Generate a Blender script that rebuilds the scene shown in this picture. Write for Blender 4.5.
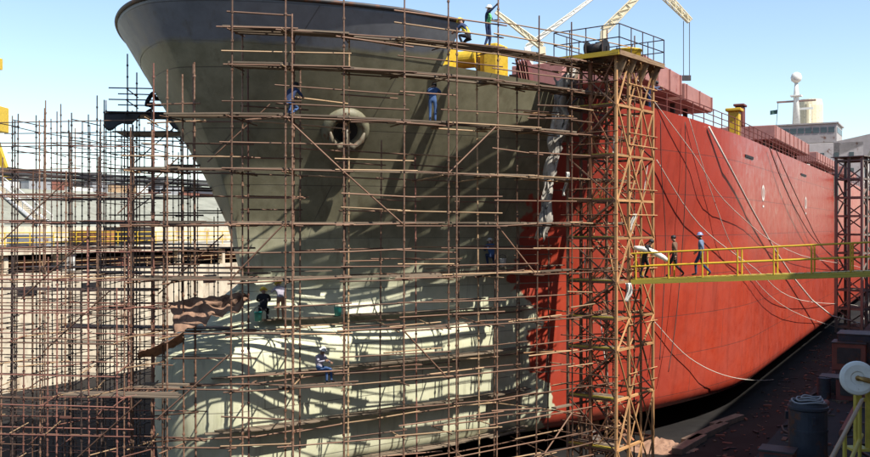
import bpy, bmesh, math, random
from mathutils import Vector, Matrix, Quaternion
R = math.radians
rnd = random.Random(7)
for o in list(bpy.data.objects): bpy.data.objects.remove(o)
scene = bpy.context.scene
COL = scene.collection

# ---------------------------------------------------------------- camera, world, sun, exposure
ZC = 11.5                       # eye height above the dock floor (quay is at 9.9)
FPX, CX, CY = 933.0, 435.0, 226.5
cam_d = bpy.data.cameras.new('camera'); cam = bpy.data.objects.new('camera', cam_d); COL.objects.link(cam)
cam.location = (0, 0, ZC); cam.rotation_euler = (R(90), 0, 0)
cam_d.sensor_width = 36; cam_d.lens = 36 * FPX / 870; cam_d.clip_end = 6000; cam_d.clip_start = .05
cam_d.shift_y = -2.0 / 870
scene.camera = cam

SUN_AZ, SUN_EL = R(-44), R(53)  # plan angle from +X, elevation
sun_dir = Vector((math.cos(SUN_AZ) * math.cos(SUN_EL), math.sin(SUN_AZ) * math.cos(SUN_EL), math.sin(SUN_EL)))
world = bpy.data.worlds.new('World'); scene.world = world; world.use_nodes = True
wn = world.node_tree; wn.nodes.clear()
sky = wn.nodes.new('ShaderNodeTexSky'); sky.sky_type = 'NISHITA'; sky.sun_disc = False
sky.sun_elevation = SUN_EL; sky.sun_rotation = math.atan2(sun_dir.x, sun_dir.y)
sky.altitude = 0; sky.air_density = 1.0; sky.dust_density = 0.4; sky.ozone_density = 1.0
bg = wn.nodes.new('ShaderNodeBackground'); bg.inputs['Strength'].default_value = 0.12
wo = wn.nodes.new('ShaderNodeOutputWorld')
wn.links.new(sky.outputs[0], bg.inputs[0]); wn.links.new(bg.outputs[0], wo.inputs[0])
sd = bpy.data.lights.new('sun', 'SUN'); sd.energy = 5.0; sd.angle = R(.5); sd.color = (1, .95, .86)
so = bpy.data.objects.new('sun', sd); COL.objects.link(so); so.location = (40, -40, 60)
so.rotation_euler = sun_dir.to_track_quat('Z', 'Y').to_euler()
scene.view_settings.view_transform = 'Standard'; scene.view_settings.look = 'None'
scene.view_settings.exposure = 0.8; scene.view_settings.gamma = 1
scene.render.engine = 'CYCLES'

# ---------------------------------------------------------------- frames
TH = R(29)
AX = Vector((math.sin(TH), math.cos(TH), 0)); SX = Vector((math.cos(TH), -math.sin(TH), 0))   # aft, starboard
A0, SC = 25.0, -26.0
def dk(a, s, z): return AX * a + SX * s + Vector((0, 0, z))       # dock frame
def sh(t, h, z): return dk(A0 + t, SC + h, z)                      # ship frame, h = starboard
def at(px, py, Y): return Vector(((px - CX) / FPX * Y, Y, ZC - (py - CY) / FPX * Y))
def proj(p): return CX + FPX * p[0] / p[1], CY - FPX * (p[2] - ZC) / p[1]

# ---------------------------------------------------------------- materials
MATS = {}
def mat(name, col, rough=.7, metal=0, var=.25, scale=3.0, rust=0, rustcol=(.16, .06, .025), bump=.15, rand=0, spec=.4, streak=False):
    if name in MATS: return MATS[name]
    K = .74 if max(col) < .6 else .9
    col = tuple(c * K for c in col); rustcol = tuple(c * .74 for c in rustcol)
    m = bpy.data.materials.new(name); m.use_nodes = True; n = m.node_tree.nodes; l = m.node_tree.links
    b = n['Principled BSDF']; b.inputs['Roughness'].default_value = rough; b.inputs['Metallic'].default_value = metal
    b.inputs['Specular IOR Level'].default_value = spec
    tc = n.new('ShaderNodeTexCoord'); mp = n.new('ShaderNodeMapping')
    if streak: mp.inputs['Scale'].default_value = (.8, .8, .45)
    l.new(tc.outputs['Object'], mp.inputs[0])
    no = n.new('ShaderNodeTexNoise'); no.inputs['Scale'].default_value = scale; no.inputs['Detail'].default_value = 6
    no.inputs['Roughness'].default_value = .65; l.new(mp.outputs[0], no.inputs['Vector'])
    mr = n.new('ShaderNodeMapRange'); mr.inputs[1].default_value = .3; mr.inputs[2].default_value = .7
    mr.inputs[3].default_value = 1 - var; mr.inputs[4].default_value = 1 + var; l.new(no.outputs[0], mr.inputs[0])
    hv = n.new('ShaderNodeHueSaturation'); hv.inputs['Color'].default_value = (*col, 1)
    src = mr.outputs[0]
    if rand:
        oi = n.new('ShaderNodeObjectInfo'); m2 = n.new('ShaderNodeMapRange')
        m2.inputs[3].default_value = 1 - rand; m2.inputs[4].default_value = 1 + rand; l.new(oi.outputs['Random'], m2.inputs[0])
        mu = n.new('ShaderNodeMath'); mu.operation = 'MULTIPLY'; l.new(src, mu.inputs[0]); l.new(m2.outputs[0], mu.inputs[1]); src = mu.outputs[0]
    l.new(src, hv.inputs['Value']); out = hv.outputs[0]
    if rust:
        n2 = n.new('ShaderNodeTexNoise'); n2.inputs['Scale'].default_value = scale * .7; n2.inputs['Detail'].default_value = 9
        n2.inputs['Roughness'].default_value = .7
        l.new(mp.outputs[0], n2.inputs['Vector'])
        r2 = n.new('ShaderNodeMapRange'); r2.inputs[1].default_value = .62 - rust * .3; r2.inputs[2].default_value = .7 - rust * .2
        l.new(n2.outputs[0], r2.inputs[0])
        mx = n.new('ShaderNodeMix'); mx.data_type = 'RGBA'; l.new(r2.outputs[0], mx.inputs['Factor'])
        l.new(out, mx.inputs[6]); mx.inputs[7].default_value = (*rustcol, 1); out = mx.outputs[2]
    l.new(out, b.inputs['Base Color'])
    if bump:
        bp = n.new('ShaderNodeBump'); bp.inputs['Strength'].default_value = bump; bp.inputs['Distance'].default_value = .03
        l.new(no.outputs[0], bp.inputs['Height']); l.new(bp.outputs[0], b.inputs['Normal'])
    MATS[name] = m; return m

def hull_material():
    m = bpy.data.materials.new('hull_paint'); m.use_nodes = True; n = m.node_tree.nodes; l = m.node_tree.links
    b = n['Principled BSDF']
    tc = n.new('ShaderNodeTexCoord'); sp = n.new('ShaderNodeSeparateXYZ'); l.new(tc.outputs['Object'], sp.inputs[0])
    def math_(op, a, bb=None, c=None):
        k = n.new('ShaderNodeMath'); k.operation = op
        for i, v in enumerate((a, bb, c)):
            if v is None: continue
            if isinstance(v, (int, float)): k.inputs[i].default_value = v
            else: l.new(v, k.inputs[i])
        return k.outputs[0]
    def noise(scale, detail=5, rough=.6, vec=None):
        k = n.new('ShaderNodeTexNoise'); k.inputs['Scale'].default_value = scale; k.inputs['Detail'].default_value = detail
        k.inputs['Roughness'].default_value = rough; l.new(vec or tc.outputs['Object'], k.inputs['Vector']); return k.outputs[0]
    def rng(v, a, bb, c=0, d=1):
        k = n.new('ShaderNodeMapRange'); l.new(v, k.inputs[0])
        for i, q in zip((1, 2, 3, 4), (a, bb, c, d)): k.inputs[i].default_value = q
        return k.outputs[0]
    def mix(f, a, bb):
        k = n.new('ShaderNodeMix'); k.data_type = 'RGBA'
        if isinstance(f, (int, float)): k.inputs[0].default_value = f
        else: l.new(f, k.inputs[0])
        for i, q in ((6, a), (7, bb)):
            if isinstance(q, tuple): k.inputs[i].default_value = (*q, 1)
            else: l.new(q, k.inputs[i])
        return k.outputs[2]
    X, Z = sp.outputs['X'], sp.outputs['Z']
    n1 = noise(.35, 4); n2 = noise(1.6, 7, .65); n3 = noise(7, 6, .7)
    st = n.new('ShaderNodeMapping'); st.inputs['Scale'].default_value = (1.2, 1.2, .08); l.new(tc.outputs['Object'], st.inputs[0])
    ns = noise(1.4, 6, .65, st.outputs[0])
    # weld seams on plates 7 x 2.2 m
    cb = n.new('ShaderNodeCombineXYZ'); l.new(X, cb.inputs[0]); l.new(Z, cb.inputs[1])
    br = n.new('ShaderNodeTexBrick'); l.new(cb.outputs[0], br.inputs[0])
    br.inputs['Scale'].default_value = 1; br.inputs['Mortar Size'].default_value = .03; br.inputs['Mortar Smooth'].default_value = .6
    br.inputs['Brick Width'].default_value = 7; br.inputs['Row Height'].default_value = 2.2
    br.inputs[1].default_value = (.35, .35, .35, 1); br.inputs[2].default_value = (.65, .65, .65, 1); br.inputs['Mortar'].default_value = (.1, .1, .1, 1)
    plate = n.new('ShaderNodeRGBToBW'); l.new(br.outputs[0], plate.inputs[0])
    # primer: pale sage, darkened to olive to deepen the shade on the flare
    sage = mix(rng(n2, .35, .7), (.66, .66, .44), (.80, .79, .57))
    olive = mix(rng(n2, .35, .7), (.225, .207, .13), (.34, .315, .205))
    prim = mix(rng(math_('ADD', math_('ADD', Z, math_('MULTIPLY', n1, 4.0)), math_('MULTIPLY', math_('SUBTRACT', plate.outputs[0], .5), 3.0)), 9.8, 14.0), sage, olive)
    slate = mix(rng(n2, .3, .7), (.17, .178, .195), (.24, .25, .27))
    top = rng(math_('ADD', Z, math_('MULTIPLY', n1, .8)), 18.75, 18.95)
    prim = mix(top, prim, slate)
    # rust and stains on primer
    prim = mix(rng(ns, .56, .72, 0, .55), prim, (.12, .09, .05))
    prim = mix(rng(n3, .62, .72, 0, .5), prim, (.17, .10, .06))
    # red antifouling
    red = mix(rng(n2, .3, .75), (.46, .054, .026), (.55, .078, .038))
    red = mix(rng(n1, .4, .62, 0, .5), red, (.47, .095, .068))
    red = mix(rng(noise(.12, 5, .6), .5, .66, 0, .45), red, (.34, .036, .024))
    up = rng(math_('ADD', Z, math_('MULTIPLY', n1, .25)), 10.75, 10.95, 0, .5)
    red = mix(up, red, (.44, .06, .04))
    red = mix(rng(ns, .52, .75, 0, .6), red, (.24, .04, .025))
    red = mix(rng(n3, .66, .74, 0, .4), red, (.16, .05, .03))
    edge = math_('SUBTRACT', X, math_('MULTIPLY', math_('MAXIMUM', math_('SUBTRACT', 11.5, Z), 0), .26))
    edge = math_('ADD', edge, math_('MULTIPLY', math_('SUBTRACT', n1, .5), 4.5))
    edge = math_('ADD', edge, math_('MULTIPLY', math_('SUBTRACT', plate.outputs[0], .5), 3.5))
    isred = rng(edge, 15.2, 15.32)
    c = mix(isred, prim, red)
    c = mix(rng(plate.outputs[0], .12, .3, .6, 0), c, (.06, .05, .045))
    hs = n.new('ShaderNodeHueSaturation'); hs.inputs['Value'].default_value = .74; l.new(c, hs.inputs['Color']); l.new(hs.outputs[0], b.inputs['Base Color'])
    l.new(math_('SUBTRACT', rng(n2, .3, .7, .45, .65), math_('MULTIPLY', isred, .2)), b.inputs['Roughness']); b.inputs['Specular IOR Level'].default_value = .45
    hh = math_('ADD', math_('MULTIPLY', n1, .25), math_('MULTIPLY', rng(plate.outputs[0], .1, .3), .12))
    fr = math_('SINE', math_('MULTIPLY', X, 7.4))
    hh = math_('ADD', math_('ADD', hh, math_('MULTIPLY', n3, .06)), math_('MULTIPLY', fr, .035))
    bp = n.new('ShaderNodeBump'); bp.inputs['Strength'].default_value = .35; bp.inputs['Distance'].default_value = .08
    l.new(hh, bp.inputs['Height']); l.new(bp.outputs[0], b.inputs['Normal'])
    return m
HULL = hull_material()
RUSTT = mat('rusty_tube', (.23, .135, .09), .6, .2, .35, 9, rust=.4, rand=.5)
TANT = mat('tan_tube', (.44, .29, .165), .6, .1, .3, 6, rust=.3, rand=.3)
REDT = mat('red_oxide_tube', (.26, .115, .085), .65, .1, .3, 7, rust=.3, rand=.45)
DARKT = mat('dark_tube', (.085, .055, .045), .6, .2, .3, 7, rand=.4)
PLANK = mat('weathered_plank', (.20, .15, .105), .85, 0, .35, 5, rust=.25, rustcol=(.13, .08, .05), rand=.4)
CONC = mat('dock_concrete', (.60, .525, .40), .9, 0, .32, .9, rust=.34, rustcol=(.40, .29, .19), streak=True, bump=.4)
CONCD = mat('shaded_concrete', (.022, .02, .02), .9, 0, .4, .7, rust=.35, rustcol=(.026, .022, .02), bump=.3)  # concrete darkened to carry the shade of the ledge and gallery
FLOORM = mat('dark_dock_floor', (.022, .02, .019), .85, 0, .45, .35, rust=.4, rustcol=(.018, .016, .016), bump=.3, spec=.15)  # near black floor colour with a mottle
QUAYM = mat('quay_concrete', (.26, .24, .20), .9, 0, .25, .4, rust=.25, rustcol=(.22, .19, .15))
YEL = mat('yellow_paint', (.62, .41, .03), .5, 0, .2, 4, rust=.12, rustcol=(.25, .12, .03))
YELD = mat('olive_yellow_paint', (.55, .43, .06), .55, 0, .25, 4, rust=.2, rustcol=(.2, .11, .03))
WHITE = mat('white_paint', (.72, .70, .64), .5, 0, .12, 3, rust=.1)
CREAM = mat('cream_paint', (.66, .58, .40), .5, 0, .12, 3, rust=.08)
PINK = mat('faded_red_paint', (.46, .21, .175), .6, 0, .18, 1.2, rust=.2, rustcol=(.3, .08, .06))
DKRED = mat('deck_red_oxide', (.20, .055, .045), .7, 0, .3, 1.5, rust=.3)
GREYM = mat('grey_paint', (.36, .36, .37), .55, 0, .15, 1.5, rust=.12)
BLACKM = mat('black_steel', (.02, .02, .022), .6, 0, .3, 3)
DSTEEL = mat('dark_steel', (.06, .055, .055), .6, .3, .3, 2, rust=.3)
GLASS = mat('window_glass', (.03, .045, .055), .12, 0, .1, 1, bump=0, spec=.8)
TARPB = mat('brown_tarpaulin', (.34, .20, .13), .85, 0, .3, 3, rust=.3, rustcol=(.13, .07, .05))
TARPG = mat('grey_plastic_sheet', (.52, .48, .42), .8, 0, .3, 3, rust=.3, rustcol=(.16, .15, .14), spec=.2)
TARPK = mat('black_tarpaulin', (.025, .022, .022), .6, 0, .3, 3)
ROPEM = mat('pale_rope', (.60, .55, .47), .85, 0, .2, 20)
ROPED = mat('dark_rope', (.10, .07, .06), .85, 0, .2, 20)
HOSEM = mat('white_hose', (.74, .70, .62), .5, 0, .12, 10)
ROOFG = mat('grey_roof_sheet', (.24, .25, .24), .7, 0, .15, .6, rust=.2)
EMB = mat('embankment_stone', (.30, .30, .24), .95, 0, .25, .5, rust=.2, rustcol=(.2, .19, .14))
TIMBER = mat('timber_baulk', (.2, .14, .10), .85, 0, .3, 2, rand=.3)
BLUEM = mat('blue_paint', (.05, .12, .32), .5, 0, .2, 3, rust=.15)
BRICKR = mat('rust_red_cladding', (.26, .10, .07), .8, 0, .25, .8, rust=.2)

# ---------------------------------------------------------------- helpers
class MB:
    def __init__(s): s.v = []; s.f = []; s.mi = []
    def add(s, vs, fs, m=0):
        k = len(s.v); s.v += [tuple(v) for v in vs]; s.f += [tuple(i + k for i in f) for f in fs]; s.mi += [m] * len(fs); return s
    def box(s, c, d, ax=None, m=0):
        c = Vector(c); ax = ax or (Vector((1, 0, 0)), Vector((0, 1, 0)), Vector((0, 0, 1)))
        vs = [c + ax[0] * (x * d[0] / 2) + ax[1] * (y * d[1] / 2) + ax[2] * (z * d[2] / 2) for z in (-1, 1) for y in (-1, 1) for x in (-1, 1)]
        return s.add(vs, [(0, 2, 3, 1), (4, 5, 7, 6), (0, 1, 5, 4), (2, 6, 7, 3), (0, 4, 6, 2), (1, 3, 7, 5)], m)
    def bar(s, p, q, w, h=None, m=0):
        p, q = Vector(p), Vector(q); d = (q - p); L = d.length; d.normalize()
        u = Vector((0, 0, 1)) if abs(d.z) < .95 else Vector((1, 0, 0)); y = u.cross(d).normalized(); z = d.cross(y)
        return s.box((p + q) / 2, (L, w, h or w), (d, y, z), m)
    def tube(s, pts, r, n=8, m=0, cap=True):
        pts = [Vector(p) for p in pts]; rs = r if isinstance(r, (list, tuple)) else [r] * len(pts)
        rings = []; prev = None
        for i, p in enumerate(pts):
            d = (pts[min(i + 1, len(pts) - 1)] - pts[max(i - 1, 0)])
            if d.length < 1e-9: d = Vector((0, 0, 1))
            d.normalize()
            if prev is None:
                u = Vector((0, 0, 1)) if abs(d.z) < .9 else Vector((1, 0, 0)); x = u.cross(d).normalized()
            else: x = (prev - d * prev.dot(d)).normalized()
            prev = x; y = d.cross(x)
            rings.append([p + (x * math.cos(2 * math.pi * k / n) + y * math.sin(2 * math.pi * k / n)) * rs[i] for k in range(n)])
        vs = [v for g in rings for v in g]; fs = []
        for i in range(len(rings) - 1):
            for k in range(n): fs.append((i * n + k, i * n + (k + 1) % n, (i + 1) * n + (k + 1) % n, (i + 1) * n + k))
        if cap: fs += [tuple(range(n))[::-1], tuple((len(rings) - 1) * n + k for k in range(n))]
        return s.add(vs, fs, m)
    def lathe(s, c, prof, n=24, axis=None, m=0):
        c = Vector(c); ax = Vector(axis or (0, 0, 1)).normalized(); u = Vector((1, 0, 0)) if abs(ax.x) < .9 else Vector((0, 1, 0))
        x = u.cross(ax).normalized(); y = ax.cross(x); vs = []; fs = []
        for r, z in prof: vs += [c + ax * z + (x * math.cos(2 * math.pi * k / n) + y * math.sin(2 * math.pi * k / n)) * r for k in range(n)]
        for i in range(len(prof) - 1):
            for k in range(n): fs.append((i * n + k, i * n + (k + 1) % n, (i + 1) * n + (k + 1) % n, (i + 1) * n + k))
        fs += [tuple(range(n))[::-1], tuple((len(prof) - 1) * n + k for k in range(n))]
        return s.add(vs, fs, m)
    def grid(s, fn, nu, nv, m=0):
        vs = [fn(i / nu, j / nv) for i in range(nu + 1) for j in range(nv + 1)]
        return s.add(vs, [(i * (nv + 1) + j, (i + 1) * (nv + 1) + j, (i + 1) * (nv + 1) + j + 1, i * (nv + 1) + j + 1) for i in range(nu) for j in range(nv)], m)
    def mesh(s, name, mats, smooth=False):
        me = bpy.data.meshes.new(name); me.from_pydata(s.v, [], s.f); 
        for mm in (mats if isinstance(mats, (list, tuple)) else [mats]): me.materials.append(mm)
        me.polygons.foreach_set('material_index', s.mi)
        if smooth: me.polygons.foreach_set('use_smooth', [True] * len(s.f))
        me.update(); return me
    def build(s, name, mats, parent=None, loc=(0, 0, 0), smooth=False, bevel=0):
        o = bpy.data.objects.new(name, s.mesh(name, mats, smooth)); COL.objects.link(o); o.location = loc
        if parent: o.parent = parent
        if bevel:
            bm = o.modifiers.new('bevel', 'BEVEL'); bm.width = bevel; bm.segments = 2; bm.limit_method = 'ANGLE'
        return o
def tag(o, label=None, cat=None, group=None, kind=None):
    if label: o['label'] = label
    if cat: o['category'] = cat
    if group: o['group'] = group
    if kind: o['kind'] = kind
    return o
def empty(name, loc=(0, 0, 0), rz=0, label=None, cat=None, group=None):
    o = bpy.data.objects.new(name, None); COL.objects.link(o); o.location = loc; o.rotation_euler = (0, 0, rz)
    return tag(o, label, cat, group)
def struct(name, mb, m, parent=None, loc=(0, 0, 0)):
    o = mb.build(name, m, parent, loc)
    if parent is None: o['kind'] = 'structure'
    return o
_unit = {}
def unit(kind, m):
    k = (kind, m.name)
    if k not in _unit:
        b = MB()
        if kind == 'tube': b.tube([(0, 0, 0), (0, 0, 1)], 1, 7)
        elif kind == 'box': b.box((0, 0, .5), (1, 1, 1))
        _unit[k] = b.mesh(kind, m, kind == 'tube')
    return _unit[k]
def stick(parent, name, p, q, r, m, kind='tube', w=None):
    """a tube or board from p to q, in the parent's frame, sharing one unit mesh"""
    p, q = Vector(p), Vector(q); d = q - p
    o = bpy.data.objects.new(name, unit(kind, m)); COL.objects.link(o); o.parent = parent; o.location = p
    if kind == 'box':
        dn = d.normalized(); up = Vector((0, 0, 1)) if abs(dn.z) < .95 else Vector((1, 0, 0)); x = up.cross(dn).normalized(); y = dn.cross(x)
        o.rotation_euler = Matrix((x, y, dn)).transposed().to_euler(); o.scale = (w or r, r, d.length)
    else:
        o.rotation_euler = d.to_track_quat('Z', 'Y').to_euler(); o.scale = (r, r, d.length)
    return o
_stdmesh = {}
def standard(parent, p, L, m, r=.03, node=.5, name='standard'):
    """scaffold standard with coupling rings along it and a base plate"""
    L = round(L * 2) / 2; k = (L, m.name, r, node)
    if k not in _stdmesh:
        b = MB(); b.tube([(0, 0, 0), (0, 0, L)], r, 7); b.box((0, 0, .01), (.18, .18, .02))
        z = node
        while z < L - .1:
            b.tube([(0, 0, z - .035), (0, 0, z + .035)], r * 1.75, 6); z += node
        _stdmesh[k] = b.mesh('standard', m)
    o = bpy.data.objects.new(name, _stdmesh[k]); COL.objects.link(o); o.parent = parent; o.location = p
    o.rotation_euler = (rnd.uniform(-.006, .006), rnd.uniform(-.006, .006), rnd.uniform(0, 6.28)); return o

# ---------------------------------------------------------------- hull form
HB = 14.8
def interp(x, tab):
    if x <= tab[0][0]: return tab[0][1]
    for (a, b), (c, d) in zip(tab, tab[1:]):
        if x <= c: return b + (d - b) * (x - a) / (c - a)
    return tab[-1][1]
STEM = [(1.5, 5.8), (9, 5.3), (11.5, 4.85), (14, 3.8), (17, 1.9), (20.6, -.3)]
NOSE = [(1.2, 2.2), (2, 1.6), (3, 1.45), (4, 1.35), (5, 1.35), (6.0, 1.4), (6.5, 1.5), (6.8, 1.75), (7.05, 2.3), (7.25, 3.0), (7.7, 3.9), (8.5, 4.75), (9.3, 5.2)]
EXPO = [(1.5, 1.05), (9, 1.0), (11.5, .92), (16, .75), (20.6, .6)]
LENG = [(1.5, 34), (9, 32), (14, 31), (20.6, 33)]
KEEL = 1.25
def hb(t, z):
    ts = interp(z, STEM); x = min(max((t - ts) / interp(z, LENG), 0), 1)
    h = HB * (1 - (1 - x) ** 2) ** interp(z, EXPO)
    if z < 9.3:
        # bulb: blunt nose, then a nearly flat flank running straight aft into the hull
        tn = interp(z, NOSE); w = max(0, 1 - abs((z - 3.6) / 5.5) ** 6) ** .5
        y = min(max((t - tn) / 1.5, 0), 1); hbl = w * (1.75 * (1 - (1 - y) ** 2) ** .5 + .42 * max(t - tn, 0))
        q = min(max((t - 12) / 12, 0), 1); hbl *= 1 - q * q * (3 - 2 * q)
        h = min((h ** 6 + hbl ** 6) ** (1 / 6), HB)
    RB = 1.1
    if z < KEEL + RB:
        d = RB - (z - KEEL); h -= (RB - math.sqrt(max(RB * RB - d * d, 0))) * min(1, h / 4)
    if t > 165: h *= 1 - .35 * ((t - 165) / 20) ** 2 * (1.6 - z / 20)
    return max(h, 0)
def front(z): return min(interp(z, STEM), interp(z, NOSE) if z < 9.3 else 99)
def deckz(t): return 17.0 + 1.6 * max(0, 1 - max(t, 0) / 30) ** 1.2
FC = 8.4
def bulw(t): return deckz(t) + 1.65 - .28 * max(0, 1 - max(t, 0) / 6)

SHIP = empty('cargo_ship', sh(0, 0, 0), math.atan2(AX.y, AX.x), 'large cargo ship with red hull and grey primed bow standing in dry dock', 'ship')
def L_(t, h, z): return (t, -h, z)
def hull_mesh():
    NU, NV = 90, 64; b = MB(); P = {}
    for i in range(NU + 1):
        u = i / NU; du = u ** 2.6 * 185 if True else 0
        for j in range(NV + 1):
            v = j / NV; z = KEEL + 17 * v
            for _ in range(6):
                f = front(z); t = f + (185 - f) * u ** 2.6; z = KEEL + (deckz(t) - KEEL) * v
            P[i, j] = (t, hb(t, z), z)
    vs = []; idx = {}
    for sgn in (1, -1):
        for i in range(NU + 1):
            for j in range(NV + 1):
                if sgn == -1 and i == 0: idx[sgn, i, j] = idx[1, 0, j]; continue
                t, h, z = P[i, j]; idx[sgn, i, j] = len(vs); vs.append(L_(t, sgn * h if i else 0, z))
    fs = []
    for i in range(NU):
        for j in range(NV):
            a = [idx[1, i, j], idx[1, i + 1, j], idx[1, i + 1, j + 1], idx[1, i, j + 1]]; fs.append(tuple(a))
            a = [idx[-1, i, j], idx[-1, i, j + 1], idx[-1, i + 1, j + 1], idx[-1, i + 1, j]]; fs.append(tuple(dict.fromkeys(a)))
        fs.append(tuple(dict.fromkeys([idx[1, i, 0], idx[-1, i, 0], idx[-1, i + 1, 0], idx[1, i + 1, 0]])))
    for j in range(NV): fs.append((idx[1, NU, j], idx[-1, NU, j], idx[-1, NU, j + 1], idx[1, NU, j + 1]))
    return b.add(vs, fs)
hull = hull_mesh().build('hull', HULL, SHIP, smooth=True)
# deck, 6 cm below the sheer line
b = MB(); ts = [front(18.5) + .25 + i ** 2 * (184.5 - 1) / 60 ** 2 for i in range(61)]
for t0, t1 in zip(ts, ts[1:]):
    z0, z1 = deckz(t0) - .06, deckz(t1) - .06; h0, h1 = hb(t0, z0) - .02, hb(t1, z1) - .02
    b.add([L_(t0, h0, z0), L_(t1, h1, z1), L_(t1, -h1, z1), L_(t0, -h0, z0)], [(0, 1, 2, 3)])
b.build('deck', DKRED, SHIP)
# forecastle bulwark with thickness and rounded capping rail
def bulwark():
    rows = 8; pts = []; ts_ = []
    for k in range(97):
        w = (k - 48) / 48; u = abs(w) ** 1.8
        ring = []
        for j in range(rows + 1):
            v = j / rows
            z = 18.4
            for _ in range(6):
                f = front(z); t = f + (FC - f) * u; z = deckz(t) + (bulw(t) - deckz(t)) * v
            ring.append(Vector(L_(t, (1 if w >= 0 else -1) * hb(t, z) if k != 48 else 0, z)))
        pts.append(ring)
    return pts
bp = bulwark(); b = MB(); n = len(bp); cen = Vector((FC, 0, 0))
out = []; inn = []
for k, ring in enumerate(bp):
    tg = (bp[min(k + 1, n - 1)][-1] - bp[max(k - 1, 0)][-1]); nr = Vector((tg.y, -tg.x, 0)).normalized()
    if nr.dot(ring[-1] - cen) > 0: nr = -nr
    out.append([p - nr * .012 for p in ring]); inn.append([p + nr * .12 for p in ring])
R8 = len(bp[0])
vs = [p for r in out for p in r] + [p for r in inn for p in r]; off = n * R8; fs = []
for k in range(n - 1):
    for j in range(R8 - 1):
        fs.append((k * R8 + j, (k + 1) * R8 + j, (k + 1) * R8 + j + 1, k * R8 + j + 1))
        fs.append((off + k * R8 + j, off + k * R8 + j + 1, off + (k + 1) * R8 + j + 1, off + (k + 1) * R8 + j))
    fs.append((k * R8 + R8 - 1, (k + 1) * R8 + R8 - 1, off + (k + 1) * R8 + R8 - 1, off + k * R8 + R8 - 1))
for k in (0, n - 1):
    fs += [(k * R8 + j, k * R8 + j + 1, off + k * R8 + j + 1, off + k * R8 + j) for j in range(R8 - 1)]
b.add(vs, fs)
bul = b.build('bulwark', HULL, SHIP, smooth=True)
MB().tube([r[-1] + Vector((0, 0, .03)) for r in bp], .09, 8).build('capping_rail', DSTEEL, bul, smooth=True)
# hawse pipe: bolster ring, dark throat, flared lower lip
def find_hull(px, py, z0=9, z1=18):
    best = None
    for i in range(120):
        t = 1 + i * .2
        for j in range(60):
            z = z0 + (z1 - z0) * j / 59
            if t < front(z): continue
            q = proj(sh(t, hb(t, z), z)); d = (q[0] - px) ** 2 + (q[1] - py) ** 2
            if best is None or d < best[0]: best = (d, t, z)
    return best[1], best[2]
def hull_normal(t, z):
    e = .15; p = Vector(L_(t, hb(t, z), z)); a = Vector(L_(t + e, hb(t + e, z), z)) - p; c = Vector(L_(t, hb(t, z + e), z + e)) - p
    nn = a.cross(c).normalized()
    if nn.y > 0: nn = -nn
    return p, nn
t_, z_ = find_hull(344, 128); p, nn = hull_normal(t_, z_)
b = MB(); prof = [(r_ * .86, z_p) for r_, z_p in [(1.12, -.25), (1.16, .02), (1.1, .14), (.98, .24), (.82, .28), (.68, .22), (.58, .08), (.56, -.1), (.55, -.25)]]
b.lathe(p, prof, 32, nn); hp = b.build('hawse_bolster', mat('pale_primer', (.24, .225, .15), .55, 0, .25, 3, rust=.25), SHIP, smooth=True)
MB().lathe(p, [(.49, -.1), (.49, .06), (.26, .0)], 24, nn).build('hawse_throat', BLACKM, SHIP)
axu = (nn.cross(Vector((0, 0, 1)))).normalized(); axv = axu.cross(nn).normalized()
if axv.z < 0: axv = -axv
b = MB()
for s in (-1, 1):
    b.tube([p + nn * .35 - axv * .45, p + nn * .45 + axu * s * .35 - axv * .55, p + nn * .42 + axu * s * .62 - axv * .25, p + nn * .4 + axu * s * .7 + axv * .1], [.14, .15, .12, .04], 8)
b.tube([p + nn * .1 + axv * .3, p + nn * .35 - axv * .45, p + nn * .4 - axv * .6], [.12, .13, .16], 8)
b.build('anchor', mat('pale_anchor_paint', (.20, .17, .12), .5, 0, .2, 4, rust=.2), SHIP, smooth=True)
# load and thruster marks, fairlead slots on the red side
for px, py, kind in ((763, 193, 0), (806, 203, 0), (749, 157, 1), (803, 175, 1), (700, 262, 2)):
    best = min(((abs(proj(sh(t, hb(t, 12), 12))[0] - px), t) for t in [15 + i * .5 for i in range(260)]))[1]
    d = proj(sh(best, hb(best, 12), 12)); Y = sh(best, hb(best, 12), 12).y; z = ZC - (py - CY) / FPX * Y
    h = hb(best, z) + .02; b = MB()
    if kind == 0:
        vs = [];fs = []
        for k in range(20):
            a = 2 * math.pi * k / 20
            for r in (.38, .55): vs += [L_(best + math.cos(a) * r, h, z + math.sin(a) * r)]
        fs = [(2 * k, 2 * k + 1, (2 * k + 3) % 40, (2 * k + 2) % 40) for k in range(20)]
        b.add(vs, fs); b.box(L_(best, h + .004, z), (.12, .01, 1.0)); b.box(L_(best, h + .004, z - .9), (.5, .01, .14)); b.build('thruster_mark', WHITE, SHIP)
    elif kind == 1:
        b.box(L_(best, h, z), (2.6 if px < 780 else 3.2, .08, .16)); b.build('fairlead_slot', BLACKM, SHIP)
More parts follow.
